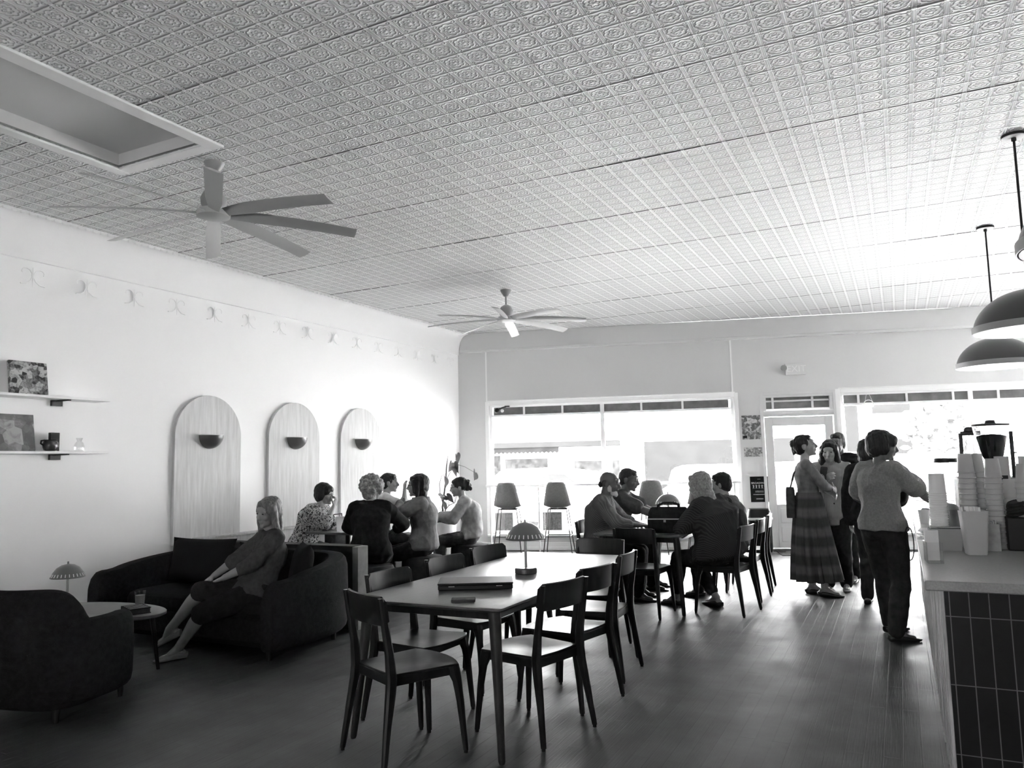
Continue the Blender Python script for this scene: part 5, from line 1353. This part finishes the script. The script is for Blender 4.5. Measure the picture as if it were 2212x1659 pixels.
person('person in dark top mostly hidden behind the pinstripe shirt', (-1.66, 8.62, 0), 178, 1.66, seat=.455, lean=8, slouch=.04, head=(0, 5, 0),
       hands={0: (-.10, .40, .80), 1: (.14, .40, .80)}, poles={0: (-1, -.2, -.8), 1: (1, -.2, -.8)}, palm=((0, 0, -1), (0, 0, -1)),
       top=CMID, sleeve=.9, top_infl=.024, trousers=CDARK, hair=('short', HDARK), skin=SKIN)
# -- people standing by the counter
def tote(c):
    pass
b_, c_ = person('woman with hair bun and long striped skirt standing in profile, arms folded', (-.93, 9.05, 0), 8, 1.70, head=(-4, -10, 0), slouch=-.005, lean=-2,
       hands={0: (.06, .235, 1.09), 1: (-.07, .255, 1.13)}, poles={0: (-1, .1, -.5), 1: (1, .1, -.5)}, palm=((0, -1, 0), (0, -1, 0)), curls=(30, 30),
       feet={0: (-.08, -.02, .085), 1: (.09, .10, .085)}, top=CGREY, top_len=.26, sleeve=.72, top_infl=.008, wrk=.005, skirt=(SKIRT, .17), hair=('bun', HDARK, (0, -.112, .050), 1), skin=SKIN, shoes=SHOE)
def open_jacket(c): pass
person('woman with long dark hair and pale knitted jacket facing the room', (-.72, 9.50, 0), 262, 1.64, head=(6, 10, 0),
       hands={0: (-.24, .06, .80), 1: (.02, .30, 1.24)}, poles={0: (-1, -.4, -.2), 1: (1, .1, -.8)}, palm=((1, 0, 0), (-.2, -1, 0)), curls=(25, 55),
       top=KNIT, top_len=-.30, sleeve=1.0, top_infl=.030, trousers=CDARK, leg_infl=.03, hair=('long', HDARK, .075), skin=SKIN, shoes=SHOEL)
person('man in dark top and cap standing behind the long haired woman', (-.66, 10.15, 0), 250, 1.74, head=(0, 4, 0), male=True,
       hands={0: (-.20, .22, 1.05), 1: (.22, .22, 1.05)}, top=CDARK, sleeve=1.0, top_infl=.028, trousers=CDARK, hair=('crop', HDARK), skin=SKIND)
person('person in grey t-shirt and dark jeans reaching over the counter', (-.17, 7.18, 0), 58, 1.66, head=(-34, 6, 0), fat=.98, twist=-8,
       hands={1: (.32, .38, 1.02), 0: (-.18, .26, 1.00)}, poles={1: (.8, -.3, -.6), 0: (-1, -.3, -.4)}, palm=((1, 0, 0), (0, 0, -1)), feet={0: (-.11, .18, .085), 1: (.12, -.10, .085), ('d', 1): (.55, .8, 0), ('d', 0): (.2, 1, 0)},
       top=CTEE, top_len=-.02, sleeve=.40, top_infl=.026, trousers=CJEAN, leg_infl=.022, hair=('side', HDARK), skin=SKIND)
person('person in dark top with shoulder bag hidden behind the grey t-shirt', (-.30, 8.62, 0), 78, 1.62, head=(-20, 4, 0),
       hands={1: (.22, .24, 1.02)}, top=CDARK, top_len=-.05, sleeve=1.0, top_infl=.03, trousers=CJEAN, hair=('bob', HDARK), skin=SKIN)
# things they carry
b = thing('tote_bag', 'dark tote bag hanging behind the elbow of the skirt woman', 'bag', (-1.115, 9.02, .83), R(6))
s = MB(); s.loft([[(q[0] * k, q[1] * k, z) for q in rrect(.10, .26, .03)] for k, z in ((.95, 0), (1, .03), (.95, .28), (.8, .33))]); s.build('body', CMID, b)
s = MB(); s.tube([(0, -.08, .31), (.05, -.06, .48), (.12, -.02, .57), (.12, .04, .57), (.05, .07, .48), (0, .09, .31)], .009, n=8); s.build('strap', CMID, b)
b = thing('phone', 'dark phone held up by the woman with long dark hair', 'phone', (-.775, 9.175, 1.30), R(-10)); b.rotation_euler = (R(-14), R(6), R(-12))
s = MB(); s.prism(rrect(.075, .155, .012), -.004, .004, 'y'); s.build('case', CMID, b, bevel=.002)
s = MB(); s.prism(rrect(.068, .148, .010), .004, .005, 'y'); s.build('screen', BLACK, b)

bpy.data.scenes.remove(BAKE)
